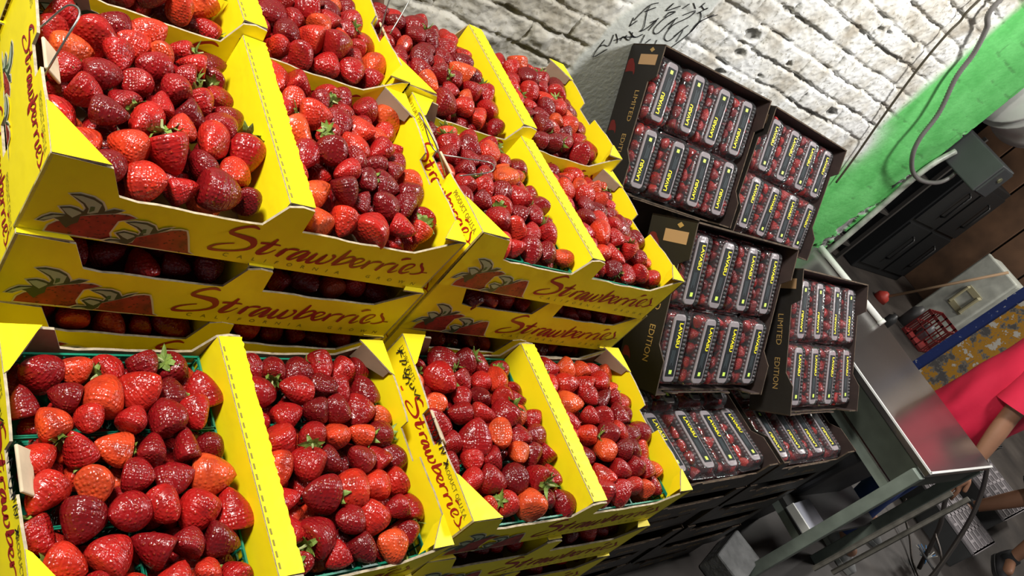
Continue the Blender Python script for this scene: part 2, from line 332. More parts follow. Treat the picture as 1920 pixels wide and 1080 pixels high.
def dip(a0, a1, a2, a3, lo, seed):
    rr = random.Random(seed); out = [(a0, CH - .003), (a1, lo + .002)]
    for i in range(1, 8): t = i / 8; out.append((a1 + (a2 - a1) * t, lo + rr.uniform(-.0012, .0012)))
    return out + [(a2, lo + .002), (a3, CH - .004)]
FR = [(0, 0), (CW, 0), (CW, CH)] + [(a, b) for a, b in dip(.055, .073, .226, .241, .066, 1) + [(.256, CH), (.272, CH - .002), (.276, .068)] + dip(.276, .28, .44, .487, .068, 2)[2:]][::-1] + [(0, CH)]
def make_crate(handmark=False):
    root = empty('strawberry_crate', '', 'crate')
    X, Y, Z = (1, 0, 0), (0, 1, 0), (0, 0, 1)
    b = MB(); b.box((CW / 2, CD / 2, .003), (CW - .006, CD - .006, .004), 1); part('base', b, CARD3, root)
    b = MB(); b.slab(FR, (0, TH, 0), X, Z, (0, -1, 0), TH, 0, 1, 2); fp = part('front_panel', b, CARD3, root)
    b = MB(); title(b, (0, -.0, 0), X, Z, (0, -1, 0)); part('printed_title', b, [PRED], fp)
    b = MB(); artwork(b, (0, 0, 0), X, Z, (0, -1, 0)); part('printed_strawberries', b, ARTM, fp)
    b = MB(); text(b, 'CALIFORNIA', .206, .0075, .0058, (0, 0, 0), X, Z, (0, -1, 0), .0006, 0, width=.155, space=3.2); part('small_print', b, [PTXT], fp); b = MB()
    text(b, 'GROWN', .400, .0095, .0058, (0, 0, 0), X, Z, (0, -1, 0), .0006, 0, width=.080, space=3.2)
    part('small_print', b, [PTXT], fp)
    b = MB(); b.slab([(x, (z if z < CH - .02 or True else z)) for x, z in FR], (0, CD - TH, 0), X, Z, Y, TH, 0, 1, 2); part('back_panel', b, CARD3, root)
    # side panels with a notch where the hand hold flap folds in
    n0, n1 = .118, .168
    sp = [(0, 0), (CD, 0), (CD, CH), (CD - .075, CH), (n1 + .012, CH - .002), (n1, CH - .004), (n1 - .001, CH - .019), (n0 + .001, CH - .019), (n0, CH - .004), (.085, CH - .002), (.07, CH), (0, CH)]
    for s in (0, 1):
        b = MB()
        if s == 0: b.slab(sp, (TH, 0, 0), Y, Z, (-1, 0, 0), TH, 0, 0, 2)
        else: b.slab(sp, (CW - TH, 0, 0), Y, Z, (1, 0, 0), TH, 0, 0, 2)
        p = part('side_panel', b, CARD3, root)
        x = TH + .001; d = 1
        if s == 0:
            b = MB(); b.box((x + d * .010, (n0 + n1) / 2, CH - .013), (.0035, .046, .024), 0, Matrix.Rotation(-d * .85, 3, 'Y')); bevel(part('hand_flap', b, [TAB], root), .0015, 2)
        if s == 0:
            ax, n = (0, -1, 0), (-1, 0, 0)
            b = MB(); title(b, (0, 0, 0), ax, Z, n, .67, -.19 - .136, .055); part('printed_title', b, [PRED], p)
            b = MB(); text(b, '12 DRY PINTS', -.275, .094, .0072, (0, 0, 0), ax, Z, n, .0006, 0, width=.058); part('small_print', b, [PTXT], p); b = MB(); text(b, 'PRODUCT OF U.S.A.', -.088, .093, .0078, (0, 0, 0), ax, Z, n, .0006, 0, width=.078)
            part('small_print', b, [PTXT], p)
            b = MB(); artwork(b, (0, 0, 0), ax, Z, n, 1.0, -.262, -.026); part('printed_strawberries', b, ARTM, p)
            if handmark:
                for wd in (HAND[:9], HAND[9:]):
                    b = MB()
                    for st in wd: ribbon(b, [(q[0] * 1e-4, q[1] * 1e-4, .0019) for q in st], (0, 0, 0), ax, Z, n, .0016, 0, 2)
                    part('handwritten_word', b, [MARKER], p)
    # centre divider : an upside-down U with a perforated ridge and a torn edge
    b = MB(); x0, x1 = .243, .272
    rr = random.Random(5)
    b.slab([(.004, .004), (CD - .004, .004), (CD - .004, CH - .001), (.004, CH - .001)], (x0, 0, 0), Y, Z, (-1, 0, 0), .0025, 0, 1, 2)
    edge = [(x1 + rr.uniform(-.0013, .0013), .004 + (CD - .008) * i / 60) for i in range(61)]
    b.slab([(x0 - .002, .004)] + edge + [(x0 - .002, CD - .004)], (0, 0, CH - .002), X, Y, Z, .0025, 0, 1, 2)
    b.slab([(.004, .004), (CD - .004, .004), (CD - .004, CH - .002), (.004, CH - .002)], (x1 - .004, 0, 0), Y, Z, (1, 0, 0), .0025, 0, 1, 2)
    dv = part('divider', b, CARD3, root)
    b = MB()
    for i in range(22): y = .012 + i * (CD - .024) / 22; b.box((x0 + .001, y + .003, CH + .0007), (.0022, .0065, .0006), 0)
    part('perforation', b, [PERF], dv)
    # corner gussets
    for fx in (0, 1):
        for fy in (0, 1):
            cx = (lambda a: a) if fx == 0 else (lambda a: CW - a)
            cy = (lambda a: a) if fy == 0 else (lambda a: CD - a)
            gx, gy = ((.052, .068), (.042, .054))[fy] if fx == 0 else ((.036, .040), (.042, .054))[fy]
            poly = [(cx(.0005), cy(.0005)), (cx(gx), cy(.0005)), (cx(gx - .006), cy(.008)), (cx(.006), cy(gy - .004)), (cx(.0005), cy(gy))]
            b = MB(); b.slab(poly, (0, 0, CH - .001), X, Y, Z, .0025, 0, 1, 2)
            p2 = [(cx(gx - .004), cy(.006)), (cx(.0065), cy(gy - .006))]
            A, B_ = p2; b.add([(A[0], A[1], CH), (B_[0], B_[1], CH), (B_[0], B_[1], CH - .016), (A[0], A[1], CH - .034)], [(0, 1, 2, 3)], 0 if fy == 0 else 1)
            part('corner_flap', b, CARD3, root)
    return root
# poses: top front-left corner and small rotation vector
POSE = {'F1': ((-.5146, -.0579, -.0009), (.0745, .0295, .0652)), 'F2': ((-.0225, -.0121, .0165), (.0211, -.0082, .0258)),
        'U1': ((-.5353, .2907, .2062), (.0435, .0138, .0045)), 'U2': ((-.0164, .3007, .2175), (-.02, .0304, .0139)),
        'B1': ((-.5418, .5786, .2337), (0, .0019, -.0068)), 'B2': ((-.03, .5916, .2206), (-.0073, -.0209, -.018))}
FLOOR = -.945
def crate_mat(key, level):
    p, r = POSE[key]
    k = 0 if level == 0 else 1
    Rm = rotm(Vector(r) * (1 if level == 0 else .5 if level == 1 else 0))
    org = Vector(p) + rotm(r) @ Vector((0, 0, -CH)) 
    if level: 
        org = Vector(p) + Vector((0, 0, -CH * (level + 1)))
        rj = random.Random(hash_(key) + level); org.x += rj.uniform(-.003, .003); org.y += rj.uniform(-.004, .002)
    return Matrix.Translation(org) @ Rm.to_4x4() @ (Matrix.Diagonal((.956, 1.037, 1, 1)) if key == 'F1' else Matrix.Identity(4))
def hash_(s): return sum(ord(c) * (i + 3) for i, c in enumerate(s))
crate_proto = make_crate(False); crate_hand = make_crate(True)
WHERE = {'F1': 'front left', 'F2': 'front right', 'U1': 'upper left', 'U2': 'upper right', 'B1': 'back left', 'B2': 'back right'}
LEV = ['topmost', 'second from top', 'third from top', 'fourth from top', 'fifth from top', 'sixth from top', 'seventh from top', 'eighth from top', 'bottom']
used_h = used_p = False
CR = {}
for key, nlev in (('F1', 9), ('F2', 9), ('U1', 3), ('U2', 3), ('B1', 2), ('B2', 2)):
    for lv in range(nlev):
        hm = key in ('F1', 'F2') and lv == 0
        if hm and not used_h: o = crate_hand; used_h = True
        elif hm: o = copy_tree(crate_hand)
        elif not used_p: o = crate_proto; used_p = True
        else: o = copy_tree(crate_proto)
        o.matrix_world = crate_mat(key, lv); CR[key, lv] = o
        if lv == 0: lab = 'open yellow strawberry crate, topmost of the %s stack' % WHERE[key]
        else: lab = 'yellow strawberry crate, %s in the %s stack' % (LEV[lv] if lv < 9 else 'low', WHERE[key])
        tag(o, lab, 'crate', 'yellow strawberry crates')

# wire handles twisted round the hand flaps
def wire(key, pts, r=.0011):
    b = MB(); b.tube(smooth_pts(pts, 6), r, 6); part('wire_loop', b, [STEEL], CR[key, 0], True)
wire('U2', [(-.004, .118, CH - .01), (-.05, .125, CH + .03), (-.075, .155, CH + .045), (-.05, .175, CH + .03), (-.003, .168, CH - .008), (.03, .150, CH + .005), (.068, .135, CH + .022), (.055, .112, CH + .022), (.012, .112, CH)])
wire('U1', [(.006, .118, CH - .02), (.012, .125, CH + .03), (.02, .145, CH + .05), (.014, .165, CH + .04), (.004, .175, CH), (.0, .19, CH - .02)])
wire('B2', [(-.004, .13, CH - .01), (-.012, .15, CH + .05), (.01, .18, CH + .09), (.03, .17, CH + .06), (.01, .13, CH)])

# ---------------------------------------------------------------- strawberries
def berry_arrays(seed):
    rr = random.Random(seed); n, m = 22, 15
    L = rr.uniform(.036, .046); Wd = rr.uniform(.0165, .0195); flatn = rr.uniform(.82, 1.0); bend = rr.uniform(-.25, .25)
    pw = rr.uniform(.50, .78); lob = rr.choice([0, 0, .06, .1]); ph = rr.uniform(0, 6)
    vs = []; fs = []
    for j in range(m):
        t = j / (m - 1)
        prof = (math.sin(PI * min(1, (t + .02)) ** pw)) if 0 < t < 1 else 0
        prof = max(prof, 0) ** (.55 if t > .3 else .62)
        z = L * (.5 - t) - (.004 * math.exp(-(t / .07) ** 2))
        for i in range(n):
            a = 2 * PI * i / n; r = Wd * prof * (1 + lob * math.cos(2 * a + ph) + .04 * math.sin(3 * a + t * 5 + ph))
            vs.append((r * math.cos(a) + bend * L * (t - .5) ** 2, r * math.sin(a) * flatn, z))
    for j in range(m - 1):
        for i in range(n): fs.append((j * n + i, j * n + (i + 1) % n, (j + 1) * n + (i + 1) % n, (j + 1) * n + i))
    return np.array(vs, 'f'), np.array(fs, 'i'), L
def calyx_mb(L, seed):
    rr = random.Random(seed); b = MB(); n = rr.randint(8, 10)
    for i in range(n):
        a = 2 * PI * i / n + rr.uniform(-.15, .15); ln = rr.uniform(.011, .017); w = rr.uniform(.0030, .0042); up = rr.uniform(-.25, .75)
        rows = []
        for k in range(5):
            t = k / 4; r = .001 + ln * t; z = L * .5 - .001 + up * .010 * t * t + .002 * t - .004 * (t > .7) * (up < .2)
            ww = w * math.sin(PI * (.18 + .82 * t) ** 1.0) if t < 1 else .0002
            c, s = math.cos(a), math.sin(a)
            rows += [(r * c - ww * s, r * s + ww * c, z), (r * c, r * s, z - .0008), (r * c + ww * s, r * s - ww * c, z)]
        fs = []
        for k in range(4):
            for q in (0, 1): fs.append((k * 3 + q, k * 3 + q + 1, k * 3 + q + 4, k * 3 + q + 3))
        b.add(rows, fs, 0)
    b.tube([(0, 0, L * .5 - .003), (.0006, 0, L * .5 + .004), (.002, .001, L * .5 + .009)], [.0018, .0012, .001], 6, 1)
    return b
def set_attr(me, lc, rn):
    a = me.attributes.new('lc', 'FLOAT_VECTOR', 'POINT'); a.data.foreach_set('vector', lc.astype('f').ravel())
    a = me.attributes.new('rn', 'FLOAT', 'POINT'); a.data.foreach_set('value', rn.astype('f').ravel())
NV = 10
BA = [berry_arrays(s) for s in range(NV)]
BM = []; CM = []
for k, (v, f, L) in enumerate(BA):
    me = bpy.data.meshes.new('strawberry'); me.from_pydata(v.tolist(), [], f.tolist()); me.materials.append(M_BERRY)
    me.polygons.foreach_set('use_smooth', [True] * len(f)); set_attr(me, v, np.full(len(v), k * .137 % 1)); me.update(); BM.append(me)
    me2 = calyx_mb(L, k).mesh('calyx', [M_LEAF, M_STEM]); CM.append(me2)
def merged(name, items, mat_, parent=None):
    """items: list of (variant, 4x4 matrix, rn) -> one mesh with per-berry coordinates"""
    V = []; F = []; LC = []; RN = []; o = 0
    for k, M, r in items:
        v, f, L = BA[k]; m = np.array(M); V.append(v @ m[:3, :3].T + m[:3, 3]); F.append(f + o); LC.append(v); RN.append(np.full(len(v), r)); o += len(v)
    V = np.concatenate(V).astype('f'); F = np.concatenate(F); me = bpy.data.meshes.new(name)
    me.vertices.add(len(V)); me.vertices.foreach_set('co', V.ravel()); me.loops.add(F.size); me.loops.foreach_set('vertex_index', F.ravel().astype('i'))
    me.polygons.add(len(F)); me.polygons.foreach_set('loop_start', np.arange(0, F.size, 4, dtype='i')); me.polygons.foreach_set('loop_total', np.full(len(F), 4, 'i'))
    me.materials.append(mat_); me.polygons.foreach_set('use_smooth', [True] * len(F)); me.update(calc_edges=True)
    set_attr(me, np.concatenate(LC), np.concatenate(RN)); return link(name, me, parent)

# camera (fitted)
Rc = Matrix(((0.70852469, -0.36885614, 0.60161294), (0.11823397, -0.77842252, -0.61650556), (0.69571078, 0.507940474, -0.50792025)))
cam_loc = Vector((-.7380, -.3237, .7486)); FPX = 1539.56
def proj(p):
    c = Rc @ (Vector(p) - cam_loc); return 960 + FPX * c.x / c.z, 540 + FPX * c.y / c.z, c.z

COMP = {0: (.008, .238), 1: (.276, .492)}
ORD = ['first', 'second', 'third', 'fourth', 'fifth', 'sixth', 'seventh', 'eighth', 'ninth', 'tenth', 'eleventh']
cands = []; stuffs = []; leafs = []
def rand_rot(rr, flatbias=True):
    # long axis mostly lying, turned any way
    az = rr.uniform(0, 2 * PI); el = rr.gauss(0, .45)
    d = Vector((math.cos(az) * math.cos(el), math.sin(az) * math.cos(el), math.sin(el)))
    return d.to_track_quat('Z', 'X').to_matrix() @ Matrix.Rotation(rr.uniform(0, 6.28), 3, 'Z')
def fill(key, lv, top=True):
    M = CR[key, lv].matrix_world
    for s in (0, 1):
        rr = random.Random(hash_(key) * 7 + lv * 3 + s)
        x0, x1 = COMP[s]; y0, y1 = .006, CD - .008
        big = 1.0 if key[0] != 'F' else 1.05
        rows = 8; cols = 6
        pts = []
        for r in range(rows):
            nc = cols - (r % 2 if s == 0 else (r + 1) % 2)
            for c in range(nc):
                fx = (c + .5) / nc; fy = (r + .5) / rows
                pts.append([x0 + .016 + (x1 - x0 - .032) * fx + rr.gauss(0, .004), y0 + .016 + (y1 - y0 - .032) * fy + rr.gauss(0, .0035), r, c])
        sz = [rr.uniform(.82, 1.12) * big * (1.22 if rr.random() < .16 else 1) for _ in pts]
        for it in range(14):
            for i in range(len(pts)):
                for j in range(i + 1, len(pts)):
                    dx = pts[i][0] - pts[j][0]; dy = pts[i][1] - pts[j][1]; dd = math.hypot(dx, dy) + 1e-6; want = .0185 * (sz[i] + sz[j])
                    if dd < want:
                        k = (want - dd) * .25 / dd; pts[i][0] += dx * k; pts[i][1] += dy * k; pts[j][0] -= dx * k; pts[j][1] -= dy * k
            for p, q in zip(pts, sz):
                m = .0125 * q
                p[0] = min(max(p[0], x0 + m), x1 - m); p[1] = min(max(p[1], y0 + m + .005), y1 - m - .003)
        for i, (p, q) in enumerate(zip(pts, sz)):
            fx = (p[0] - x0) / (x1 - x0) * 2 - 1; fy = (p[1] - y0) / (y1 - y0) * 2 - 1
            if top: z = .066 + .022 * (1 - abs(fx) ** 2.5) * (1 - abs(fy) ** 3) + rr.uniform(-.006, .007)
            else: z = .062 + rr.uniform(-.006, .004)
            v = rr.randrange(NV)
            W = M @ (Matrix.Translation((p[0], p[1], z)) @ rand_rot(rr).to_4x4() @ Matrix.Scale(q, 4))
            has = rr.random() < (.22 if top else .1); rn = rr.random()
            a = (v, W, rn, has, key, s, p[2], p[3])
            if top: cands.append(a)
            else:
                if p[2] < 3: stuffs.append(a)
        if top:       # berries underneath, seen through the gaps
            for r in range(7):
                for c in range(6):
                    x = x0 + .014 + (x1 - x0 - .028) * (c + rr.uniform(.2, .8)) / 6; y = y0 + .014 + (y1 - y0 - .028) * (r + rr.uniform(.2, .8)) / 7
                    W = M @ (Matrix.Translation((x, y, .050 + rr.uniform(-.005, .007))) @ rand_rot(rr).to_4x4())
                    stuffs.append((rr.randrange(NV), W, rr.random(), False, key, s, 0, 0))
for key in CR_KEYS if False else ('F1', 'F2', 'U1', 'U2', 'B1', 'B2'): fill(key, 0, True)
for key in ('U1', 'U2'):
    fill(key, 1, False); fill(key, 2, False)
for key in ('F1', 'F2'):
    fill(key, 1, False); fill(key, 2, False)
def inview(W):
    x, y, z = proj(W.to_translation()); return z > 0 and -30 < x < 1950 and -30 < y < 1110
vis = [c for c in cands if inview(c[1])]
vis.sort(key=lambda c: proj(c[1].to_translation())[2] / c[1].to_scale()[0])
ind, rest = vis[:300], vis[300:]
inset = set(id(c) for c in ind)
rest = [c for c in cands if id(c) not in inset]
SIDE = ['left', 'right']
for v, W, rn, has, key, s, r, c in ind:
    o = bpy.data.objects.new('strawberry', BM[v]); C.objects.link(o); o.matrix_world = W
    tag(o, '%sstrawberry, %s row from front, %s from left, %s half of %s crate' % ('leafy red ' if has else 'red ', ORD[r], ORD[c], SIDE[s], WHERE[key]),
        'strawberry', 'loose strawberries in the yellow crates')
    if has: c2 = bpy.data.objects.new('calyx', CM[v]); C.objects.link(c2); c2.parent = o
allst = rest + stuffs
so = merged('strawberries', [(v, W, rn) for v, W, rn, *_ in allst], M_BERRY)
tag(so, 'remaining red strawberries heaped in the farther and lower yellow crates', 'strawberries', None, 'stuff')
lv_ = MB()
for v, W, rn, has, *_ in allst:
    if has:
        me = CM[v]; o_ = len(lv_.v); lv_.v += [tuple(W @ x.co) for x in me.vertices]
        for p in me.polygons: lv_.f.append(tuple(i + o_ for i in p.vertices)); lv_.m.append(p.material_index)
lo = part('calyx_leaves', lv_, [M_LEAF, M_STEM], so); lo['kind'] = 'stuff'

# green plastic pint baskets standing in the crates
def basket_mb(w, d, h):
    b = MB(); t = .0012
    for k in range(5):
        z = .004 + (h - .006) * k / 4; hh = .0022 if k < 4 else .004; e = .004 * (1 - k / 4)
        for (cx, cy, sx, sy) in ((w / 2, e, w - 2 * e, t), (w / 2, d - e, w - 2 * e, t), (e, d / 2, t, d - 2 * e), (w - e, d / 2, t, d - 2 * e)):
            b.box((cx, cy, z), (sx + t, sy + t, hh), 0)
    for i in range(9):
        for yy in (0.002, d - .002): b.box((.003 + (w - .006) * i / 8, yy, h / 2), (.002, t, h - .006), 0)
        for xx in (0.002, w - .002): b.box((xx, .003 + (d - .006) * i / 8, h / 2), (t, .002, h - .006), 0)
    b.box((w / 2, d / 2, .003), (w - .01, d - .01, .0015), 0)
    return b
bk_me = {}
for s in (0, 1):
    w = (COMP[s][1] - COMP[s][0] - .004) / 2; bk_me[s] = basket_mb(w - .001, (CD - .014) / 3 - .001, .060).mesh('berry_basket', [GBASK])
for key in ('F1', 'F2', 'U2'):
    for s in (0, 1):
        w = (COMP[s][1] - COMP[s][0] - .004) / 2
        for r in range(3):
            for c in range(2):
                o = bpy.data.objects.new('berry_basket', bk_me[s]); C.objects.link(o)
                o.matrix_world = CR[key, 0].matrix_world @ Matrix.Translation((COMP[s][0] + .001 + c * w, .007 + r * (CD - .014) / 3, .006))
                tag(o, 'green berry basket, %s %s, under strawberries in %s half of %s crate' % (['front', 'middle', 'rear'][r], SIDE[c], SIDE[s], WHERE[key]), 'basket', 'green pint baskets in the crates')

# ---------------------------------------------------------------- black trays and clamshells
KW, KD, KH = .5, .4, .120
def make_tray():
    root = empty('berry_tray', '', 'box')
    X, Y, Z = (1, 0, 0), (0, 1, 0), (0, 0, 1); T = .004; M3 = [BLK, BLKIN, mat('black_card_edge', (.085, .055, .032), .9, noise_amt=.7, nscale=60)]
    b = MB(); b.box((KW / 2, KD / 2, .003), (KW - .004, KD - .004, .005), 0); part('base', b, M3, root)
    fr = [(0, 0), (KW, 0), (KW, KH - .004), (KW - .05, KH - .006), (KW - .06, KH - .045), (.06, KH - .045), (.05, KH - .006), (0, KH - .004)]
    b = MB(); b.slab(fr, (0, T, 0), X, Z, (0, -1, 0), T, 0, 1, 2)
    fp = part('front_panel', b, M3, root)
    b = MB(); text(b, 'LIMITED', .16, .02, .014, (0, 0, 0), X, Z, (0, -1, 0), .0006, 0); part('printed_word', b, [GOLD], fp); b = MB(); text(b, 'EDITION', .28, .02, .014, (0, 0, 0), X, Z, (0, -1, 0), .0006, 0)
    part('printed_word', b, [GOLD], fp)
    b = MB(); b.slab([(.10, KH - .046), (.40, KH - .046), (.385, KH - .030), (.36, KH - .030), (.35, KH - .038), (.15, KH - .038), (.14, KH - .030), (.115, KH - .030)], (0, -.002, 0), X, Z, (0, -1, 0), .003, 0, 1, 2)
    part('front_flap', b, M3, root)
    bp = [(0, 0), (KW, 0), (KW, KH + .004), (0, KH + .004)]
    b = MB(); b.slab(bp, (0, KD - T, 0), X, Z, Y, T, 0, 1, 2)
    b.slab([(.235, KH - .034), (.265, KH - .034), (.265, KH - .026), (.235, KH - .026)], (0, KD - T, 0), X, Z, (0, -1, 0), .0015, 2)
    part('back_panel', b, M3, root)
    sp = [(0, 0), (KD, 0), (KD, KH + .004), (KD - .085, KH + .004), (KD - .10, KH - .022), (.115, KH - .022), (.095, KH - .010), (.08, KH), (0, KH)]
    for s in (0, 1):
        b = MB()
        if s == 0: b.slab(sp, (T, 0, 0), Y, Z, (-1, 0, 0), T, 0, 1, 2)
        else: b.slab(sp, (KW - T, 0, 0), Y, Z, (1, 0, 0), T, 0, 1, 2)
        p = part('side_panel', b, M3, root)
        ax, n, o_ = ((0, -1, 0), (-1, 0, 0), (0, 0, 0)) if s == 0 else ((0, 1, 0), (1, 0, 0), (KW, 0, 0))
        f = (lambda a: -a) if s == 0 else (lambda a: KD - a)
        b = MB(); text(b, 'LIMITED', f(.275), .064, .015, o_, ax, Z, n, .0006, 0, width=.085); part('printed_word', b, [GOLD], p); b = MB(); text(b, 'EDITION', f(.155), .064, .015, o_, ax, Z, n, .0006, 0, width=.085); part('printed_word', b, [GOLD], p); b = MB()
        for k in range(4): b.slab([(f(.385) + .004 * 0 + dx, .082 + dy) for dx, dy in ((0, .009), (.007, 0), (0, -.009), (-.007, 0))][::1], o_, ax, Z, n, .0004 + .0001 * k, 0) if k == 0 else None
        part('printed_emblem', b, [GOLD], p)
        b = MB(); b.slab([(f(.372), .045), (f(.372) + .028, .045), (f(.372) + .028, .108), (f(.372), .108)], o_, ax, Z, n, .0008, 0); part('kraft_sticker', b, [LKRAFT], p)
        b = MB()
        for q, (u0, k_) in enumerate(((.375, .62), (.20, .5), (.10, .4))):
            flat(b, [(f(u0) + p[0] * 1e-4 * k_, max(.003, p[1] * 1e-4 * k_ + .012)) for p in ART['berry1']], o_, ax, Z, n, .0005 + .0001 * q, 0)
        part('printed_strawberries', b, [mat('tray_print_red', (.13, .009, .007), .5)], p)
    return root
CLW, CLD = .119, .186
def rrect(w, d, r, z, cx=0, cy=0, n=5, wav=0., nw=16):
    P = []
    for (sx, sy, a0) in ((1, 1, 0), (-1, 1, PI / 2), (-1, -1, PI), (1, -1, 3 * PI / 2)):
        for k in range(n):
            a = a0 + PI / 2 * k / (n - 1); P.append((cx + sx * (w / 2 - r) + r * math.cos(a), cy + sy * (d / 2 - r) + r * math.sin(a), z))
    # subdivide long sides for ribs
    out = []
    for i in range(len(P)):
        a = Vector(P[i]); b = Vector(P[(i + 1) % len(P)]); k = 1 if n == 3 or (i + 1) % n else (20 if abs(b.y - a.y) > abs(b.x - a.x) else 14)
        for j in range(k):
            p = a.lerp(b, j / k)
            if k > 1 and wav:
                nrm = Vector((b.y - a.y, a.x - b.x, 0)).normalized(); p = p + nrm * (wav if j % 2 else -wav)
            out.append(tuple(p))
    return out
def make_clam():
    root = empty('clamshell', '', 'clamshell'); H0 = .048
    b = MB(); b.rings([rrect(CLW - .020, CLD - .020, .014, .001), rrect(CLW - .010, CLD - .010, .014, .02, wav=.0012), rrect(CLW - .006, CLD - .006, .014, H0, wav=.0012), rrect(CLW, CLD, .010, H0 + .001)], 0, True, False)
    part('base_tray', b, [CLEAR], root, True)
    b = MB(); b.rings([rrect(CLW, CLD, .010, H0 + .002), rrect(CLW - .008, CLD - .008, .014, H0 + .003), rrect(CLW - .012, CLD - .012, .016, .068, wav=.0015), rrect(CLW - .026, CLD - .026, .014, .080, wav=.0022), rrect(CLW - .040, CLD - .034, .010, .0815, wav=.001), rrect(CLW - .054, CLD - .044, .008, .079), rrect(CLW - .058, CLD - .048, .006, .079)], 0, False, True)
    part('lid', b, [CLEAR], root, True)
    b = MB(); b.rings([rrect(.048, .162, .012, .0795), rrect(.045, .159, .012, .0825), rrect(.041, .155, .010, .0830)], 0, True, True)
    part('lid_panel', b, [SEAT], root, True)
    for sx in (-1, 1):
        b = MB()
        for k in range(15):
            y = -.070 + k * .010; b.rings([rrect(.011, .0065, .002, .0800, sx * .036, y, 3), rrect(.009, .0048, .002, .0828, sx * .036, y, 3)], 0, False, True)
        part('rib_row', b, [RIB], root, True)
    b = MB(); b.slab([(-.0165, -.066), (.0165, -.066), (.0165, .066), (-.0165, .066)], (0, 0, .0833), (1, 0, 0), (0, 1, 0), (0, 0, 1), .0006, 0)
    lb = part('label', b, [LBLK], root)
    b = MB(); o_, ax, ay, n = (0, 0, .0839), (0, -1, 0), (1, 0, 0), (0, 0, 1)
    text(b, 'LAVASU', -.061, -.0005, .0125, o_, ax, ay, n, .0003, 0, width=.058, bold=.0006)
    b.slab([(.051, -.0055), (.0605, -.0055), (.0605, .0055), (.051, .0055)], o_, ax, ay, n, .0003, 1)
    for i in range(3): b.slab([(.004, -.008 + i * .005), (.040 - (i % 2) * .006, -.008 + i * .005), (.040 - (i % 2) * .006, -.0065 + i * .005), (.004, -.0065 + i * .005)], o_, ax, ay, n, .0003, 2)
    b.slab([(-.056, -.007), (-.008, -.007), (-.008, -.0058), (-.056, -.0058)], o_, ax, ay, n, .0003, 2)
    part('label_print', b, [LYEL, LLIME, LGREY], lb)
    return root
tray = make_tray(); clam = make_clam(); used = [False, False]
def get(proto, i):
    if not used[i]: used[i] = True; return proto
    return copy_tree(proto)
KP = {'K1': ((.9652, .8853, -.0337), (.9388, -.0726, -.0509), 'upper left', (1, 1)),
      'K2': ((1.4724, .8383, -.0186), (.9521, .0033, -.0347), 'upper right', (0, 0)),
      'K3': ((.7973, .3038, -.1419), (.8837, .0170, .0368), 'middle left', (0, 0)),
      'K4': ((1.3719, .2544, -.1365), (.7102, .0428, .0501), 'middle right', (0, 1)),
      'K5': ((.846, .135, -.220), (0, 0, .050), 'bottom left', (0, 0)),
      'K6': ((1.368, .161, -.220), (0, 0, .050), 'bottom right', (1, 1))}
packed = []
for key, (p, r, nm, flips) in KP.items():
    Rm = rotm(r).to_4x4(); M = Matrix.Translation(Vector(p)) @ Rm @ Matrix.Translation((0, 0, -KH))
    o = get(tray, 0); o.matrix_world = M
    tag(o, 'open black cardboard tray of strawberry clamshells, %s %s' % (nm, 'lying flat' if key in ('K5', 'K6') else 'tilted to the front'), 'box', 'black trays of clamshells')
    rr = random.Random(hash_(key))
    for row in (0, 1):
        for c in range(4):
            x = .009 + CLW / 2 + c * (CLW + .0015); y = .012 + CLD / 2 + row * (CLD + .002)
            q = get(clam, 1); fl = flips[row]
            jit = Matrix.Rotation(rr.uniform(-.025, .025), 4, 'Z') @ Matrix.Rotation(rr.uniform(-.03, .03), 4, 'X') @ Matrix.Rotation(rr.uniform(-.03, .03), 4, 'Y')
            LM = M @ Matrix.Translation((x, y, .016 + rr.uniform(0, .006))) @ jit
            q.matrix_world = LM @ Matrix.Rotation(PI if fl else 0, 4, 'Z')
            tag(q, 'clear clamshell with black label, %s from left, %s row of %s tray' % (ORD[c], ['front', 'back'][row], nm), 'clamshell', 'strawberry clamshells')
            for k in range(14):
                a = rr.randrange(NV); xx = (k % 3 - 1) * .032 + rr.uniform(-.004, .004); yy = ((k // 3) % 5 - 2) * .034 + rr.uniform(-.004, .004)
                packed.append((a, LM @ Matrix.Translation((xx, yy, .053 + rr.uniform(-.005, .008))) @ rand_rot(rr).to_4x4() @ Matrix.Scale(rr.uniform(.80, .98), 4), .35 + .6 * rr.random()))
po = merged('packed_strawberries', packed, M_BERRY)
tag(po, 'red strawberries packed inside the clear clamshells in the black trays', 'strawberries', None, 'stuff')
# stacks of closed black trays below
def stack(x, y, ztop, n, nm, rz, lab='black cardboard tray, %s below the open one in the %s stack'):
    for k in range(n):
        q = get(tray, 0); rj = random.Random(n * 10 + k + int(x * 10))
        q.matrix_world = Matrix.Translation((x + rj.uniform(-.006, .006), y + rj.uniform(-.006, .006), ztop - (k + 1) * (KH + .0008))) @ Matrix.Rotation(rz + rj.uniform(-.012, .012), 4, 'Z')
        tag(q, lab % (ORD[k], nm), 'box', 'stacked black trays')
stack(.846, .135, -.220 - KH, 5, 'front left black', .05)
stack(1.368, .161, -.220 - KH, 5, 'front right black', .05)
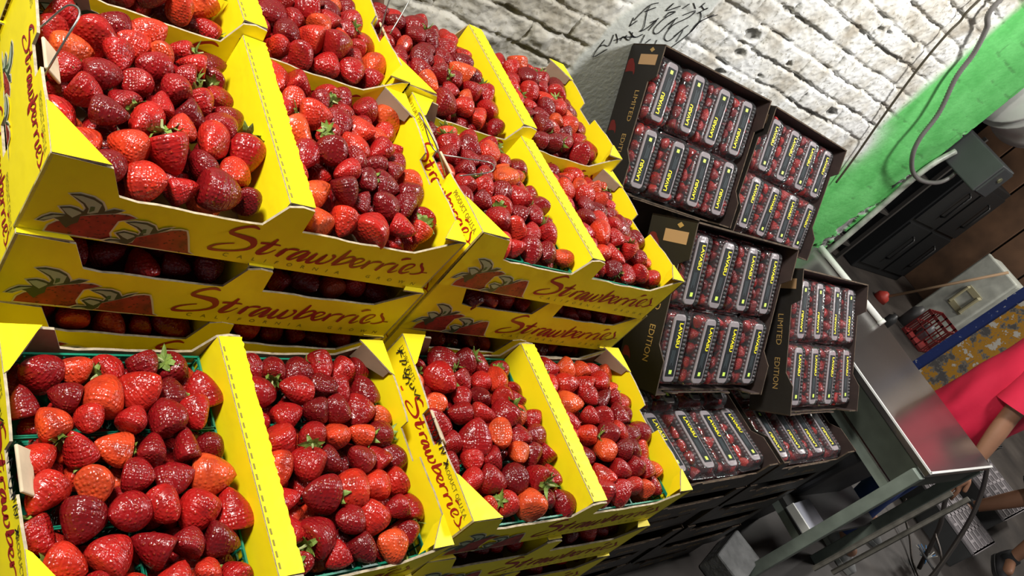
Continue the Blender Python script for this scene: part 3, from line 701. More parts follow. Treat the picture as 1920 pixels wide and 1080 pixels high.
# stand carrying the rear crates and trays
WOOD = mat('rough_wood', (.16, .09, .045), .8, noise_amt=.4, nscale=9)
def stand(x0, x1, y0, y1, zt, lab):
    r = empty('wooden_stand', lab, 'stand', Matrix.Translation(((x0 + x1) / 2, (y0 + y1) / 2, FLOOR)))
    h = zt - FLOOR; w = x1 - x0; d = y1 - y0
    b = MB(); b.box((0, 0, h - .012), (w, d, .024)); part('top', b, [WOOD], r)
    for sx in (-1, 1):
        for sy in (-1, 1):
            b = MB(); b.box((sx * (w / 2 - .03), sy * (d / 2 - .03), (h - .024) / 2), (.045, .045, h - .024)); part('leg', b, [WOOD], r)
stand(-.56, .50, .295, .575, POSE['U1'][0][2] - CH * 3 - .002, 'low wooden stand under the upper yellow crates')
stand(-.56, .50, .585, .90, POSE['B2'][0][2] - CH * 2 - .005, 'taller wooden stand under the back yellow crates')
for x_, nm_ in ((.846, 'rear left black'), (1.368, 'rear right black')): stack(x_, .575, -.10, 7, nm_, 0, 'black cardboard tray, %s from top in the %s stack behind the tilted trays')

# ---------------------------------------------------------------- brick wall
WY = 1.225; WX1 = 2.93
def vnoise(x, y, s, seed):
    rs = np.random.RandomState(seed); g = rs.rand(257, 257); u = x * s + 1000.3; v = y * s + 1000.7
    i = np.floor(u).astype(int); j = np.floor(v).astype(int); fu = u - i; fv = v - j; fu = fu * fu * (3 - 2 * fu); fv = fv * fv * (3 - 2 * fv)
    i %= 256; j %= 256; return (g[i, j] * (1 - fu) + g[i + 1, j] * fu) * (1 - fv) + (g[i, j + 1] * (1 - fu) + g[i + 1, j + 1] * fu) * fv
def fbm(x, y, s, seed, o=4): return sum(vnoise(x, y, s * 2 ** k, seed + k) / 2 ** (k + 1) for k in range(o))
def wall_patch(name, x0, x1, z0, z1, st):
    nx = int((x1 - x0) / st) + 1; nz = int((z1 - z0) / st) + 1
    X, Z = np.meshgrid(np.linspace(x0, x1, nx), np.linspace(z0, z1, nz), indexing='ij')
    wx = X + (fbm(X, Z, 5, 11) - .5) * .03 + (fbm(X, Z, 30, 12) - .5) * .018; wz = Z + (fbm(X, Z, 4, 21) - .5) * .022 + (fbm(X, Z, 30, 22) - .5) * .016
    ph, pw = .0745, .262
    row = np.floor(wz / ph); bx = wx / pw + (row % 2) * .5 + np.sin(row * 12.9) * .12; col = np.floor(bx)
    dx = np.minimum(bx - col, 1 - (bx - col)) * pw; dz = np.minimum(wz / ph - row, 1 - (wz / ph - row)) * ph
    e = np.minimum(dx, dz); hb = np.clip(e / .009, 0, 1); hb = hb * hb * (3 - 2 * hb)
    rnd = np.mod(np.sin(row * 127.1 + col * 311.7) * 43758.5, 1)
    rough = fbm(X, Z, 38, 31, 4) - .5; fine = fbm(X, Z, 110, 35, 3) - .5
    h = .0085 * hb + (rnd - .5) * .009 * hb + rough * .014 * (1.35 - .95 * hb) + fine * .007
    h += (fbm(X, Z, 2.2, 41, 2) - .5) * .02
    # gouged holes
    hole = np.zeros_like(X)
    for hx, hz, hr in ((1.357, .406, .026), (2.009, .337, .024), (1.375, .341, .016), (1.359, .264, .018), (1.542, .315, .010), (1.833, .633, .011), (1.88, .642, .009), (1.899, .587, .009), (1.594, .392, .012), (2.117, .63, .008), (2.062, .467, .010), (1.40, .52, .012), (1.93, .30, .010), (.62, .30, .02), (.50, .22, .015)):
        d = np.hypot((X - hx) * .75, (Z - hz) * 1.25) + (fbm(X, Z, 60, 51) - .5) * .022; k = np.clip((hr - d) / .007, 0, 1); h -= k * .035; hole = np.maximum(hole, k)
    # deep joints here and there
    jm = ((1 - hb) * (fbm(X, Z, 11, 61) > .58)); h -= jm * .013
    # smooth plaster patch with the drawing
    pc = np.hypot((X - .985 - (Z - .22) * .25) / .115, (Z - .25) / .24) + (fbm(X, Z, 12, 71) - .5) * .25
    pm = np.clip((1.08 - pc) / .06, 0, 1); pm = np.maximum(pm, np.clip((X - .85 + (fbm(X, Z, 12, 71) - .5) * .06) / .02, 0, 1) * np.clip((1.3 - X) / .02, 0, 1) * np.clip((.16 - Z) / .03, 0, 1)); h = h * (1 - pm) + (.012 + fine * .0012) * pm
    # big lumpy mortar ledges at the far left
    lm = np.clip((.95 - X) / .25, 0, 1); h += lm * (fbm(X, Z, 9, 81) - .45) * .045
    # painted render at the end of the wall
    gb = X - 2.315 + (fbm(X, Z, 9, 91) - .5) * .03; gm = np.clip(gb / .02, 0, 1); h = h * (1 - gm * .93) + .012 * gm
    chip = np.clip(((X - 2.80 + (fbm(X, Z, 12, 95) - .5) * .22 + np.clip(Z - .1, 0, 1) * -.25) / .02), 0, 1) * gm
    chip *= (fbm(X, Z, 16, 97) > .53); h -= chip * .010
    edge = np.clip((X - WX1 + .03) / .03, 0, 1); h -= edge ** 2 * .02
    V = np.stack([X, WY - h, Z], -1).reshape(-1, 3)
    idx = np.arange(nx * nz).reshape(nx, nz)
    F = np.stack([idx[:-1, :-1], idx[1:, :-1], idx[1:, 1:], idx[:-1, 1:]], -1).reshape(-1, 4)
    me = bpy.data.meshes.new(name); me.vertices.add(len(V)); me.vertices.foreach_set('co', V.astype('f').ravel())
    me.loops.add(F.size); me.loops.foreach_set('vertex_index', F.ravel().astype('i')); me.polygons.add(len(F))
    me.polygons.foreach_set('loop_start', np.arange(0, F.size, 4, dtype='i')); me.polygons.foreach_set('loop_total', np.full(len(F), 4, 'i'))
    me.polygons.foreach_set('use_smooth', [True] * len(F)); me.update(calc_edges=True)
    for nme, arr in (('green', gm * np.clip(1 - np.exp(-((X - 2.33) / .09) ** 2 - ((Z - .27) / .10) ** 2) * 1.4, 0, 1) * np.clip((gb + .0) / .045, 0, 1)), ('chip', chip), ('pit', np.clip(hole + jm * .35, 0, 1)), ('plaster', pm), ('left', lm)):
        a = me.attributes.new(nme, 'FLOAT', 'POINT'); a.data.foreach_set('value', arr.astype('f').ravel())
    return me
def wall_mat():
    m = bpy.data.materials.new('whitewashed_brick'); m.use_nodes = True; nt = m.node_tree; b = nt.nodes['Principled BSDF']
    A = {}
    for k in ('green', 'chip', 'pit', 'plaster', 'left'):
        a = nt.nodes.new('ShaderNodeAttribute'); a.attribute_name = k; A[k] = a.outputs['Fac']
    tc = nt.nodes.new('ShaderNodeTexCoord'); n = nt.nodes.new('ShaderNodeTexNoise'); n.inputs['Scale'].default_value = 11; n.inputs['Detail'].default_value = 7
    nt.links.new(tc.outputs['Object'], n.inputs['Vector'])
    n3 = nt.nodes.new('ShaderNodeTexNoise'); n3.inputs['Scale'].default_value = 70; n3.inputs['Detail'].default_value = 5; nt.links.new(tc.outputs['Object'], n3.inputs['Vector'])
    cr = ramp(nt, [(.30, (.40, .36, .29)), (.45, (.60, .58, .52)), (.60, (.72, .72, .69)), (.8, (.80, .80, .78))]); nt.links.new(n.outputs['Fac'], cr.inputs[0])
    c = cr.outputs[0]
    spk = math_(nt, 'MULTIPLY', math_(nt, 'GREATER_THAN', n3.outputs['Fac'], .62), .55); c = mixc(nt, spk, c, (.22, .20, .15))
    c = mixc(nt, math_(nt, 'MULTIPLY', A['left'], .55), c, (.36, .32, .24))  # far left toned down to beige-grey: light fall-off painted into the colour
    c = mixc(nt, A['plaster'], c, (.56, .58, .54))
    gr = ramp(nt, [(.3, (.09, .46, .10)), (.7, (.16, .62, .17))]); nt.links.new(n.outputs['Fac'], gr.inputs[0])
    c = mixc(nt, A['green'], c, gr.outputs[0])
    chc = ramp(nt, [(.42, (.03, .03, .028)), (.5, (.35, .34, .33)), (.6, (.62, .62, .60))]); nt.links.new(n.outputs['Fac'], chc.inputs[0])
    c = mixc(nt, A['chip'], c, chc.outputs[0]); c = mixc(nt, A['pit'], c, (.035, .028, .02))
    nt.links.new(c, b.inputs['Base Color']); b.inputs['Roughness'].default_value = .85
    bp = nt.nodes.new('ShaderNodeBump'); bp.inputs['Strength'].default_value = .5; bp.inputs['Distance'].default_value = .004
    nt.links.new(n3.outputs['Fac'], bp.inputs['Height']); nt.links.new(bp.outputs[0], b.inputs['Normal'])
    return m
M_WALL = wall_mat()
me = wall_patch('wall_back', .15, WX1, -.40, 1.15, .0048); me.materials.append(M_WALL)
wall = struct(link('wall_back', me))
b = MB(); b.box(((WX1 + .0) / 2 - 1.5 + .0, WY + .165, .43), (WX1 + 3.0, .30, 2.75)); wb = struct(part('wall_back', b, [mat('wall_core', (.42, .41, .38), .9, noise_amt=.3, nscale=5)]))
b = MB()
for st in DOODLE:
    ribbon(b, [(p[0] * 1e-3, p[1] * 1e-3, .0030) for p in st], (0, WY - .0135, 0), (1, 0, 0), (0, 0, 1), (0, -1, 0), .0, 0, 3)
do = part('wall_scribble', b, [MARKER], wall)
# cables and the white conduit on the wall
RUB = mat('grey_conduit', (.16, .15, .14), .45)
def flex(pts, r, rib=0):
    P = smooth_pts(pts, 24 if rib else 8)
    rs = [r * (1 + (.16 if i % 2 else -.10) * rib) for i in range(len(P))]; b = MB(); b.tube(P, rs, 10); return b
pts = [(x, WY - .035 - d, z) for x, z, d in ((2.17, 1.12, 0), (2.165, .902, .0), (2.241, .845, .005), (2.311, .768, .01), (2.358, .674, .015), (2.458, .553, .03), (2.504, .442, .04), (2.565, .375, .05), (2.689, .324, .05), (2.818, .312, .05), (2.943, .338, .05), (2.985, .389, .05), (2.985, .44, .04))]
tag(part('conduit', flex(pts, .0085, 1), [RUB], None, True), 'grey ribbed conduit looping down across the green painted strip', 'cable')
pts = [(2.07, WY - .03, 1.12)] + [(x, WY - .028, z) for x, z in ((2.079, .863), (2.099, .805), (2.106, .751), (2.15, .627), (2.249, .434), (2.356, .245), (2.42, .12))]
tag(part('cable', flex(pts, .0042), [mat('dark_cable', (.06, .05, .03), .6)], None, True), 'thin dark cable running straight down the white brick wall', 'cable')
pts = [(x, WY - .03, z) for x, z in ((2.90, -.34), (2.915, -.16), (2.905, -.02), (2.89, .134), (2.875, .281), (2.885, .383), (2.93, .47))]
tag(part('wall_pipe', flex(pts, .013), [mat('pipe_paint', (.40, .42, .36), .35, noise_amt=.5, nscale=20)], None, True), 'thin painted pipe along the chipped edge of the green strip', 'pipe')

# electrical box and round white lamp housing on the end of the wall
GBOX = mat('grey_box', (.040, .043, .043), .5, noise_amt=.2, nscale=8)
r = empty('junction_box', 'dark grey electrical box under the round white lamp housing', 'box', Matrix.Translation((3.01, 1.16, .49)))
b = MB(); b.box((0, 0, 0), (.14, .29, .15)); bevel(part('body', b, [GBOX], r), .006)
b = MB(); b.box((0, -.148, 0), (.12, .008, .13)); part('cover', b, [GBOX], r)
b = MB(); b.tube([(.0, -.152, .02), (.0, -.158, .02)], .012, 10); part('knob', b, [mat('brass_dull', (.25, .24, .14), .4, metal=.6)], r)
r = empty('lamp_housing', 'round white ribbed lamp housing beside the green wall strip', 'lamp', Matrix.Translation((2.945, 1.36, .83)) @ Matrix.Rotation(-.25, 4, 'Z') @ Matrix.Scale(1.3, 4))
def lathe(prof, n=36, axis='X'):
    return [[((p, rr_ * math.cos(2 * PI * k / n), rr_ * math.sin(2 * PI * k / n)) if axis == 'X' else (rr_ * math.cos(2 * PI * k / n), rr_ * math.sin(2 * PI * k / n), p)) for k in range(n)] for p, rr_ in prof]
b = MB(); b.rings(lathe([(0, .055), (.05, .06), (.055, .12), (.075, .165), (.085, .168), (.09, .155), (.11, .158), (.118, .170), (.128, .170), (.134, .158), (.25, .165), (.27, .175), (.275, .165)])); part('shade', b, [mat('lamp_white', (.62, .62, .58), .3, noise_amt=.25, nscale=6)], r, True)
b = MB(); b.rings(lathe([(-.01, .03), (.03, .045), (.052, .05)])); part('socket', b, [GBOX], r, True)
bpy.context.view_layer.update()

# ---------------------------------------------------------------- floor and dark surroundings
def ground_mat():
    m = bpy.data.materials.new('dirty_concrete'); m.use_nodes = True; nt = m.node_tree; b = nt.nodes['Principled BSDF']
    tc = nt.nodes.new('ShaderNodeTexCoord'); n = nt.nodes.new('ShaderNodeTexNoise'); n.inputs['Scale'].default_value = 3; n.inputs['Detail'].default_value = 9
    nt.links.new(tc.outputs['Object'], n.inputs['Vector'])
    cr = ramp(nt, [(.3, (.020, .016, .014)), (.55, (.050, .041, .035)), (.75, (.085, .072, .062))]); nt.links.new(n.outputs['Fac'], cr.inputs[0]); nt.links.new(cr.outputs[0], b.inputs['Base Color'])
    b.inputs['Roughness'].default_value = .55
    bp = nt.nodes.new('ShaderNodeBump'); bp.inputs['Strength'].default_value = .4; bp.inputs['Distance'].default_value = .02
    nt.links.new(n.outputs['Fac'], bp.inputs['Height']); nt.links.new(bp.outputs[0], b.inputs['Normal']); return m
b = MB(); b.box((3.5, 1.0, FLOOR - .05), (13, 8, .1)); struct(part('floor', b, [ground_mat()]))
DK = mat('dark_wall', (.035, .032, .030), .8, noise_amt=.4, nscale=3)
b = MB(); b.box((8.2, 1.0, .45), (.1, 8, 2.9)); struct(part('wall_far', b, [DK]))
b = MB(); b.box((5.6, 3.6, .45), (5.3, .1, 2.9)); struct(part('wall_rear', b, [DK]))
b = MB(); b.box((3.5, 1.0, 1.95), (13, 8, .1)); struct(part('ceiling', b, [mat('ceiling_dark', (.16, .16, .15), .9)]))

# steel table
r = empty('steel_table', 'steel topped work table on a square tube frame beside the black trays', 'table', Matrix.Translation((2.09, .05, FLOOR)))
TZ = -.14 - FLOOR; TW, TD = .64, 1.06
b = MB(); b.box((TW / 2, TD / 2, TZ - .012), (TW, TD, .024)); tt = bevel(part('tabletop', b, [SILVER], r), .003)
b = MB()
for c, s in (((TW / 2, .002, TZ + .001), (TW + .006, .008, .006)), ((.0, TD / 2, TZ + .001), (.008, TD, .006))): b.box(c, s)
part('edge_trim', b, [mat('edge_white', (.75, .75, .72), .3)], tt)
b = MB(); b.box((.018, TD / 2, TZ - .075), (.02, TD - .04, .10)); part('apron', b, [FRAMED], r)
b = MB(); b.box((TW / 2, .018, TZ - .065), (TW - .04, .02, .08)); part('apron', b, [FRAMED], r)
b = MB(); b.box((.03, TD / 2, TZ - .155), (.032, TD - .06, .032)); part('rail', b, [FRAME], r)
for x, y in ((.0, .02), (TW - .03, .02), (.0, TD - .05), (TW - .03, TD - .05)):
    b = MB(); b.box((x + .0, y, (TZ - .03) / 2), (.042, .042, TZ - .03)); bevel(part('leg', b, [FRAME], r), .003)
b = MB(); b.box((TW / 2, TD / 2, .30), (TW - .03, TD - .06, .02)); part('shelf', b, [mat('shelf_dark', (.03, .03, .028), .6)], r)
b = MB(); b.box((.03, TD / 2, .275), (.03, TD - .06, .03)); part('rail', b, [FRAME], r)
r = empty('white_rod', 'white rod lying along the back edge of the steel table', 'rod', Matrix.Translation((2.62, .90, -.125)) @ Matrix.Rotation(1.73, 4, 'Z'))
b = MB(); b.tube([(-.20, 0, 0), (.20, 0, 0)], .013, 10); part('tube', b, [WHITEP], r, True)
b = MB(); b.tube([(-.205, 0, 0), (-.19, 0, 0)], .016, 10); part('end_cap', b, [WHITEP], r, True)
# things on the lower shelf
def crate_box(name, lab, M, w, d, h, m, slots=True, cat='crate'):
    """plastic crate with slotted walls"""
    r = empty(name, lab, cat, M); t = .008
    b = MB(); b.box((w / 2, d / 2, t / 2), (w, d, t)); part('base', b, [m], r)
    nx = max(5, int(w / .05))
    for y in (0, d):
        b = MB()
        for z, hh in ((h - .012, .024), (h * .52, .010), (.015, .02)): b.box((w / 2, y, z), (w, t, hh))
        for i in range(nx + 1): b.box((w * i / nx, y, h / 2), (.010, t, h))
        part('side_wall', b, [m], r)
    ny = max(4, int(d / .05))
    for x in (0, w):
        b = MB()
        for z, hh in ((h - .012, .024), (h * .52, .010), (.015, .02)): b.box((x, d / 2, z), (t, d, hh))
        for i in range(ny + 1): b.box((x, d * i / ny, h / 2), (t, .010, h))
        part('side_wall', b, [m], r)
    return r
BLKP = mat('black_plastic', (.018, .018, .020), .4)
SZ = FLOOR + .31
crate_box('plastic_crate', 'black slotted plastic crate at the back of the table shelf', Matrix.Translation((2.15, .62, SZ + .001)), .50, .40, .28, BLKP)
def tub(lab, M, w, d, h):
    r = empty('black_tub', lab, 'tub', M); t = .006
    b = MB(); b.rings([rrect(w - .06, d - .06, .03, .001, w / 2, d / 2), rrect(w - .01, d - .01, .03, h - .02, w / 2, d / 2), rrect(w - .022, d - .022, .03, h - .02, w / 2, d / 2), rrect(w - .07, d - .07, .03, .008, w / 2, d / 2)]); part('body', b, [BLKP], r)
    b = MB(); b.rings([rrect(w + .01, d + .01, .03, h - .022, w / 2, d / 2), rrect(w + .01, d + .01, .03, h, w / 2, d / 2), rrect(w - .02, d - .02, .03, h, w / 2, d / 2), rrect(w - .02, d - .02, .03, h - .022, w / 2, d / 2)], 0, False, False); part('rim', b, [BLKP], r)
tub('deep black plastic tub on the shelf behind the pale grey tray', Matrix.Translation((2.14, .20, SZ + .001)), .50, .38, .33)
tub('wide black plastic tub on the floor under the table shelf', Matrix.Translation((1.91, .25, FLOOR + .001)), .60, .60, .29)

def cloth(name, lab, cx, cy, cz, rx, ry, rz, m, seed, cat):
    rr = random.Random(seed); rg = []
    for j in range(14):
        t = j / 13; z = cz + rz * (math.sin(PI * (t - .5))); s = math.cos(PI * (t - .5)) ** .6 if 0 < t < 1 else .05
        ring = []
        for k in range(28):
            a = 2 * PI * k / 28; w = 1 + .22 * (noise.noise(Vector((math.cos(a) * 1.5 + seed, math.sin(a) * 1.5, t * 3))))
            ring.append((cx + rx * s * w * math.cos(a), cy + ry * s * w * math.sin(a), z + .02 * noise.noise(Vector((a * 2, t * 6, seed)))))
        rg.append(ring)
    b = MB(); b.rings(rg); o = part(name, b, [m], None, True); return tag(o, lab, cat)
BLUE = mat('blue_cloth', (.012, .035, .16), .85, noise_amt=.4, nscale=20)
cloth('blue_cloth', 'crumpled dark blue cloth in the black tub under the table', 2.39, .40, SZ + .26, .17, .12, .10, BLUE, 4, 'cloth')
r = empty('plastic_tray', 'pale grey plastic tray on the near corner of the table shelf', 'tray', Matrix.Translation((2.10, .06, SZ + .001)) @ Matrix.Rotation(.08, 4, 'Z'))
b = MB(); b.box((.07, .07, .012), (.16, .13, .024)); part('body', b, [mat('pale_grey_plastic', (.36, .37, .42), .45, noise_amt=.2, nscale=20)], r)
b = MB(); b.box((-.008, .07, .02), (.008, .13, .030)); part('rim', b, [WHITEP], r)
# concrete block on the floor
b = MB(); b.box((0, 0, .05), (.22, .13, .10)); tag(bevel(part('concrete_block', b, [mat('concrete', (.17, .17, .165), .9, noise_amt=.3, nscale=25, bump=.4)], None, False, Matrix.Translation((2.00, .12, FLOOR)) @ Matrix.Rotation(.35, 4, 'Z')), .008), 'grey concrete block on the floor at the foot of the black stack', 'block')
for k, (x, z) in enumerate(((2.30, .0), (2.42, .01))):
    P0, P1 = Vector((x - .05, -.005 - .03 * k, FLOOR + .20)), Vector((x + .05, .0 - .03 * k, -.20))
    b = MB(); d = P1 - P0; b.tube([P0, P0.lerp(P1, .5) + Vector((.004, 0, 0)), P1], .010, 6)
    tag(part('grey_stick', b, [mat('slat_grey', (.12, .11, .09), .8, noise_amt=.4, nscale=30)]), ['thin grey slat leaning on the table front, left one', 'thin grey slat leaning on the table front, right one'][k], 'slat', 'slats leaning on the table')

# bent steel hoops tied with blue string
ST2 = mat('old_steel', (.10, .085, .075), .4, metal=.7)
r = empty('hoop_stand', 'stand of bent steel tubes tied with blue string in the foreground right', 'stand', Matrix.Translation((3.55, 0, FLOOR)))
o3 = Vector((3.55, 0, FLOOR))
def rel(P): return [Vector(p) - o3 for p in P]
P = [(3.62, -.085, FLOOR + .01), (3.53, .02, -.71), (3.5, .121, -.582), (3.5, .181, -.466), (3.5, .197, -.385), (3.5, .184, -.339), (3.5, .136, -.361), (3.5, .053, -.455), (3.48, -.029, -.579), (3.42, -.14, -.80), (3.36, -.18, FLOOR + .01)]
b = MB(); b.tube(smooth_pts(rel(P), 6), .011, 10); part('hoop', b, [ST2], r, True)
P = [(3.75, .23, -.84), (3.74, .19, -.88), (3.68, .06, -.91), (3.60, -.04, FLOOR + .012), (3.55, -.12, FLOOR + .012)]
b = MB(); b.tube(smooth_pts(rel(P), 6), .006, 8); part('rod', b, [ST2], r, True)
P = [(3.5, .006, -.73), (3.48, -.12, -.78), (3.46, -.20, FLOOR + .01)]
b = MB(); b.tube(smooth_pts(rel(P), 6), .006, 8); part('rod', b, [ST2], r, True)
P = [(3.56, -.05, -.86), (3.46, -.10, -.80)]
b = MB(); b.box(Vector((3.52, -.085, -.84)) - o3, (.10, .13, .006), 0, Matrix.Rotation(.4, 3, 'Y')); part('plate', b, [mat('dark_plate', (.07, .07, .07), .5)], r)
b = MB(); rr = random.Random(2)
for k in range(22):
    a = Vector((3.60, -.065, FLOOR + .06)) - o3; d = Vector((rr.uniform(-.6, .6), rr.uniform(-.2, 1), rr.uniform(-.3, .8))).normalized() * rr.uniform(.03, .08)
    b.tube([a, a + d * .5 + Vector((0, 0, .01)), a + d], .0022, 5, 0 if k < 13 else 1)
part('string_knot', b, [mat('string_blue', (.05, .22, .50), .7), mat('string_white', (.6, .58, .52), .8)], r, True)

# painted pillar, cooler, planks, cabinet and the rest of the far stuff
def pillar_mat():
    m = bpy.data.materials.new('flaking_yellow'); m.use_nodes = True; nt = m.node_tree; b = nt.nodes['Principled BSDF']
    tc = nt.nodes.new('ShaderNodeTexCoord'); n = nt.nodes.new('ShaderNodeTexNoise'); n.inputs['Scale'].default_value = 9; n.inputs['Detail'].default_value = 8; n.inputs['Roughness'].default_value = .65
    nt.links.new(tc.outputs['Object'], n.inputs['Vector'])
    cr = ramp(nt, [(0, (.10, .09, .085)), (.43, (.20, .18, .15)), (.47, (.50, .24, .02)), (.55, (.42, .20, .02)), (.57, (.60, .56, .48)), (1, (.45, .42, .38))], 'CONSTANT'); nt.links.new(n.outputs['Fac'], cr.inputs[0])
    nt.links.new(cr.outputs[0], b.inputs['Base Color']); b.inputs['Roughness'].default_value = .8
    bp = nt.nodes.new('ShaderNodeBump'); bp.inputs['Strength'].default_value = .5; bp.inputs['Distance'].default_value = .01; nt.links.new(n.outputs['Fac'], bp.inputs['Height']); nt.links.new(bp.outputs[0], b.inputs['Normal']); return m
def blue_mat():
    m = bpy.data.materials.new('flaking_blue'); m.use_nodes = True; nt = m.node_tree; b = nt.nodes['Principled BSDF']
    tc = nt.nodes.new('ShaderNodeTexCoord'); n = nt.nodes.new('ShaderNodeTexNoise'); n.inputs['Scale'].default_value = 22; n.inputs['Detail'].default_value = 5
    nt.links.new(tc.outputs['Object'], n.inputs['Vector'])
    cr = ramp(nt, [(0, (.012, .03, .16)), (.62, (.018, .045, .22)), (.66, (.45, .44, .40))], 'CONSTANT'); nt.links.new(n.outputs['Fac'], cr.inputs[0]); nt.links.new(cr.outputs[0], b.inputs['Base Color']); b.inputs['Roughness'].default_value = .6; return m
r = empty('painted_pillar', 'pillar with flaking blue and orange yellow paint behind the steel table', 'pillar', Matrix.Translation((5.7, 1.10, FLOOR)))
b = MB(); b.box((.12, -.03, 1.35), (.24, .22, 2.7)); part('yellow_side', b, [pillar_mat()], r)
b = MB(); b.box((.125, .12, 1.35), (.23, .08, 2.7)); part('blue_side', b, [blue_mat()], r)
# cooler box standing on end
COOL = mat('cooler_white', (.50, .52, .46), .5, noise_amt=.3, nscale=9)
r = empty('cooler_box', 'dirty white cooler box standing on end with a beige handle', 'cooler', Matrix.Translation((7.0, 1.62, FLOOR)))
b = MB(); b.box((.17, .17, .38), (.30, .34, .76)); bevel(part('body', b, [COOL], r), .03, 3)
b = MB(); b.box((.005, .17, .38), (.045, .36, .78)); bevel(part('lid', b, [COOL], r), .018, 3)
hp = [(-.02, .07, .28), (-.05, .07, .29), (-.05, .07, .47), (-.02, .07, .48)]
b = MB(); b.tube(hp, .016, 8); b.tube([(p[0], p[1] + .13, p[2]) for p in hp], .013, 8); b.box((-.022, .135, .29), (.02, .15, .05)); b.box((-.022, .135, .47), (.02, .15, .05)); part('handle', b, [mat('handle_beige', (.36, .33, .20), .5)], r, False)
# wooden planks leaning against the far wall
PW = mat('brown_plank', (.12, .062, .032), .7, noise_amt=.5, nscale=4)
for k, (y, w) in enumerate(((2.13, .31), (1.80, .31), (1.47, .31), (2.46, .31), (2.79, .31))):
    b = MB(); b.box((0, 0, 1.25), (.04, w, 2.5)); tag(bevel(part('wooden_plank', b, [PW], None, False, Matrix.Translation((7.55, y + .155, FLOOR))), .004), 'tall brown wooden board against the far wall, %s from right' % ORD[[2, 1, 0, 3, 4][k]], 'board', 'brown boards')
# black drawer cabinet
CB = mat('cabinet_black', (.010, .011, .012), .5)
r = empty('drawer_cabinet', 'tall black drawer cabinet with curved bar handles', 'cabinet', Matrix.Translation((6.13, 2.3, FLOOR)))
b = MB(); b.box((.5, .25, .59), (1.0, .5, 1.18)); bevel(part('body', b, [CB], r), .008)
for k, (x0, z0) in enumerate(((.25, .08), (.75, .08), (.25, .62), (.75, .62))):
    b = MB(); b.box((x0, -.008, z0 + .25), (.46, .016, .50)); d = part('drawer', b, [CB], r)
    b = MB(); b.tube([(x0 + .05, -.02, z0 + .12), (x0 + .05, -.05, z0 + .14), (x0 + .05, -.05, z0 + .38), (x0 + .05, -.02, z0 + .40)], .010, 8); part('handle', b, [mat('handle_dark', (.06, .06, .06), .35, metal=.6)], d, True)
b = MB(); rsh = empty('dark_shelf', 'dark metal shelf rack between the green wall and the black cabinet', 'shelf', Matrix.Translation((5.2, 2.35, FLOOR)))
for k in range(4):
    b = MB(); b.box((.35, .2, .15 + k * .38), (.72, .4, .02)); part('shelf_board', b, [mat('shelf_metal', (.05, .045, .04), .6)], rsh)
for x, y in ((0, 0), (.7, 0), (0, .4), (.7, .4)):
    b = MB(); b.box((x, y, .70), (.03, .03, 1.4)); part('post', b, [mat('shelf_metal', (.05, .045, .04), .6)], rsh)
crate_box('red_basket', 'small dark red slotted plastic basket beside the painted pillar', Matrix.Translation((6.2, 1.42, FLOOR + .001)), .30, .22, .27, mat('red_plastic', (.22, .018, .018), .5), cat='basket')
r = empty('plunger', 'wooden stick with a red rubber cup leaning by the cooler', 'plunger', Matrix.Translation((6.2, 1.95, FLOOR)))
b = MB(); b.tube([(.0, -.02, .06), (.45, -.30, .82)], .012, 8); part('stick', b, [mat('stick_wood', (.28, .18, .10), .7)], r, True)
b = MB(); b.rings(lathe([(0.001, .060), (.05, .055), (.075, .03), (.09, .015)], 24, 'Z')); part('cup', b, [mat('red_rubber', (.50, .05, .035), .5)], r, True)
for k, (x, y, s, nm, col) in enumerate(((6.35, 1.72, .13, 'grey_can', (.08, .08, .08)), (6.45, 1.58, .10, 'grey_can', (.13, .13, .14)), (5.75, 1.62, .09, 'dark_bottle', (.03, .03, .03)))):
    b = MB(); b.rings(lathe([(0, s * .42), (s * 1.2, s * .44), (s * 1.35, s * .30), (s * 1.6, s * .16)], 20, 'Z'))
    tag(part(nm, b, [mat('can%d' % k, col, .45)], None, True, Matrix.Translation((x, y, FLOOR))), ['dull grey can on the floor nearest the plunger', 'smaller grey can beside the red basket', 'dark squat bottle on the floor behind the table'][k], 'can' if k < 2 else 'bottle')
# grey slotted crates lying upside down on the floor
GC = mat('grey_plastic', (.30, .27, .28), .6, noise_amt=.25, nscale=12); GCD = mat('dark_grey_plastic', (.06, .06, .06), .6)
def flat_crate(lab, M, w, d, h, m, seed):
    r = empty('upturned_crate', lab, 'crate', M); rr = random.Random(seed)
    b = MB()
    nx, ny = 6, 4; holes = []
    for i in range(nx + 1): b.box((w * i / nx, d / 2, h - .006), (.016, d, .012))
    for j in range(ny + 1): b.box((w / 2, d * j / ny, h - .006), (w, .016, .012))
    for i in range(nx):
        for j in range(ny):
            for q in range(3): b.box((w * (i + .28 + .22 * q) / nx, d * (j + .5) / ny, h - .007), (.006, d / ny, .008))
            if (i + j) % 2: b.box((w * (i + .5) / nx, d * (j + .5) / ny, h - .006), (w / nx * .9, .014, .010))
    part('slotted_top', b, [m], r)
    for (c, s) in (((w / 2, 0, h / 2), (w, .008, h)), ((w / 2, d, h / 2), (w, .008, h)), ((0, d / 2, h / 2), (.008, d, h)), ((w, d / 2, h / 2), (.008, d, h))):
        b = MB(); b.box(c, s); part('side_wall', b, [GCD], r)
flat_crate('pale grey slotted crate upside down under the bare leg', Matrix.Translation((4.02, -.12, FLOOR)) @ Matrix.Rotation(.06, 4, 'Z'), .40, .42, .145, GC, 1)
flat_crate('pale grey slotted crate upside down behind the nearer one', Matrix.Translation((4.83, .0, FLOOR)) @ Matrix.Rotation(.06, 4, 'Z'), .56, .42, .145, GC, 2)
flat_crate('dark grey slotted crate upside down farthest back beside the bare legs', Matrix.Translation((5.30, .47, FLOOR)) @ Matrix.Rotation(.0, 4, 'Z'), .56, .42, .145, GCD, 3)

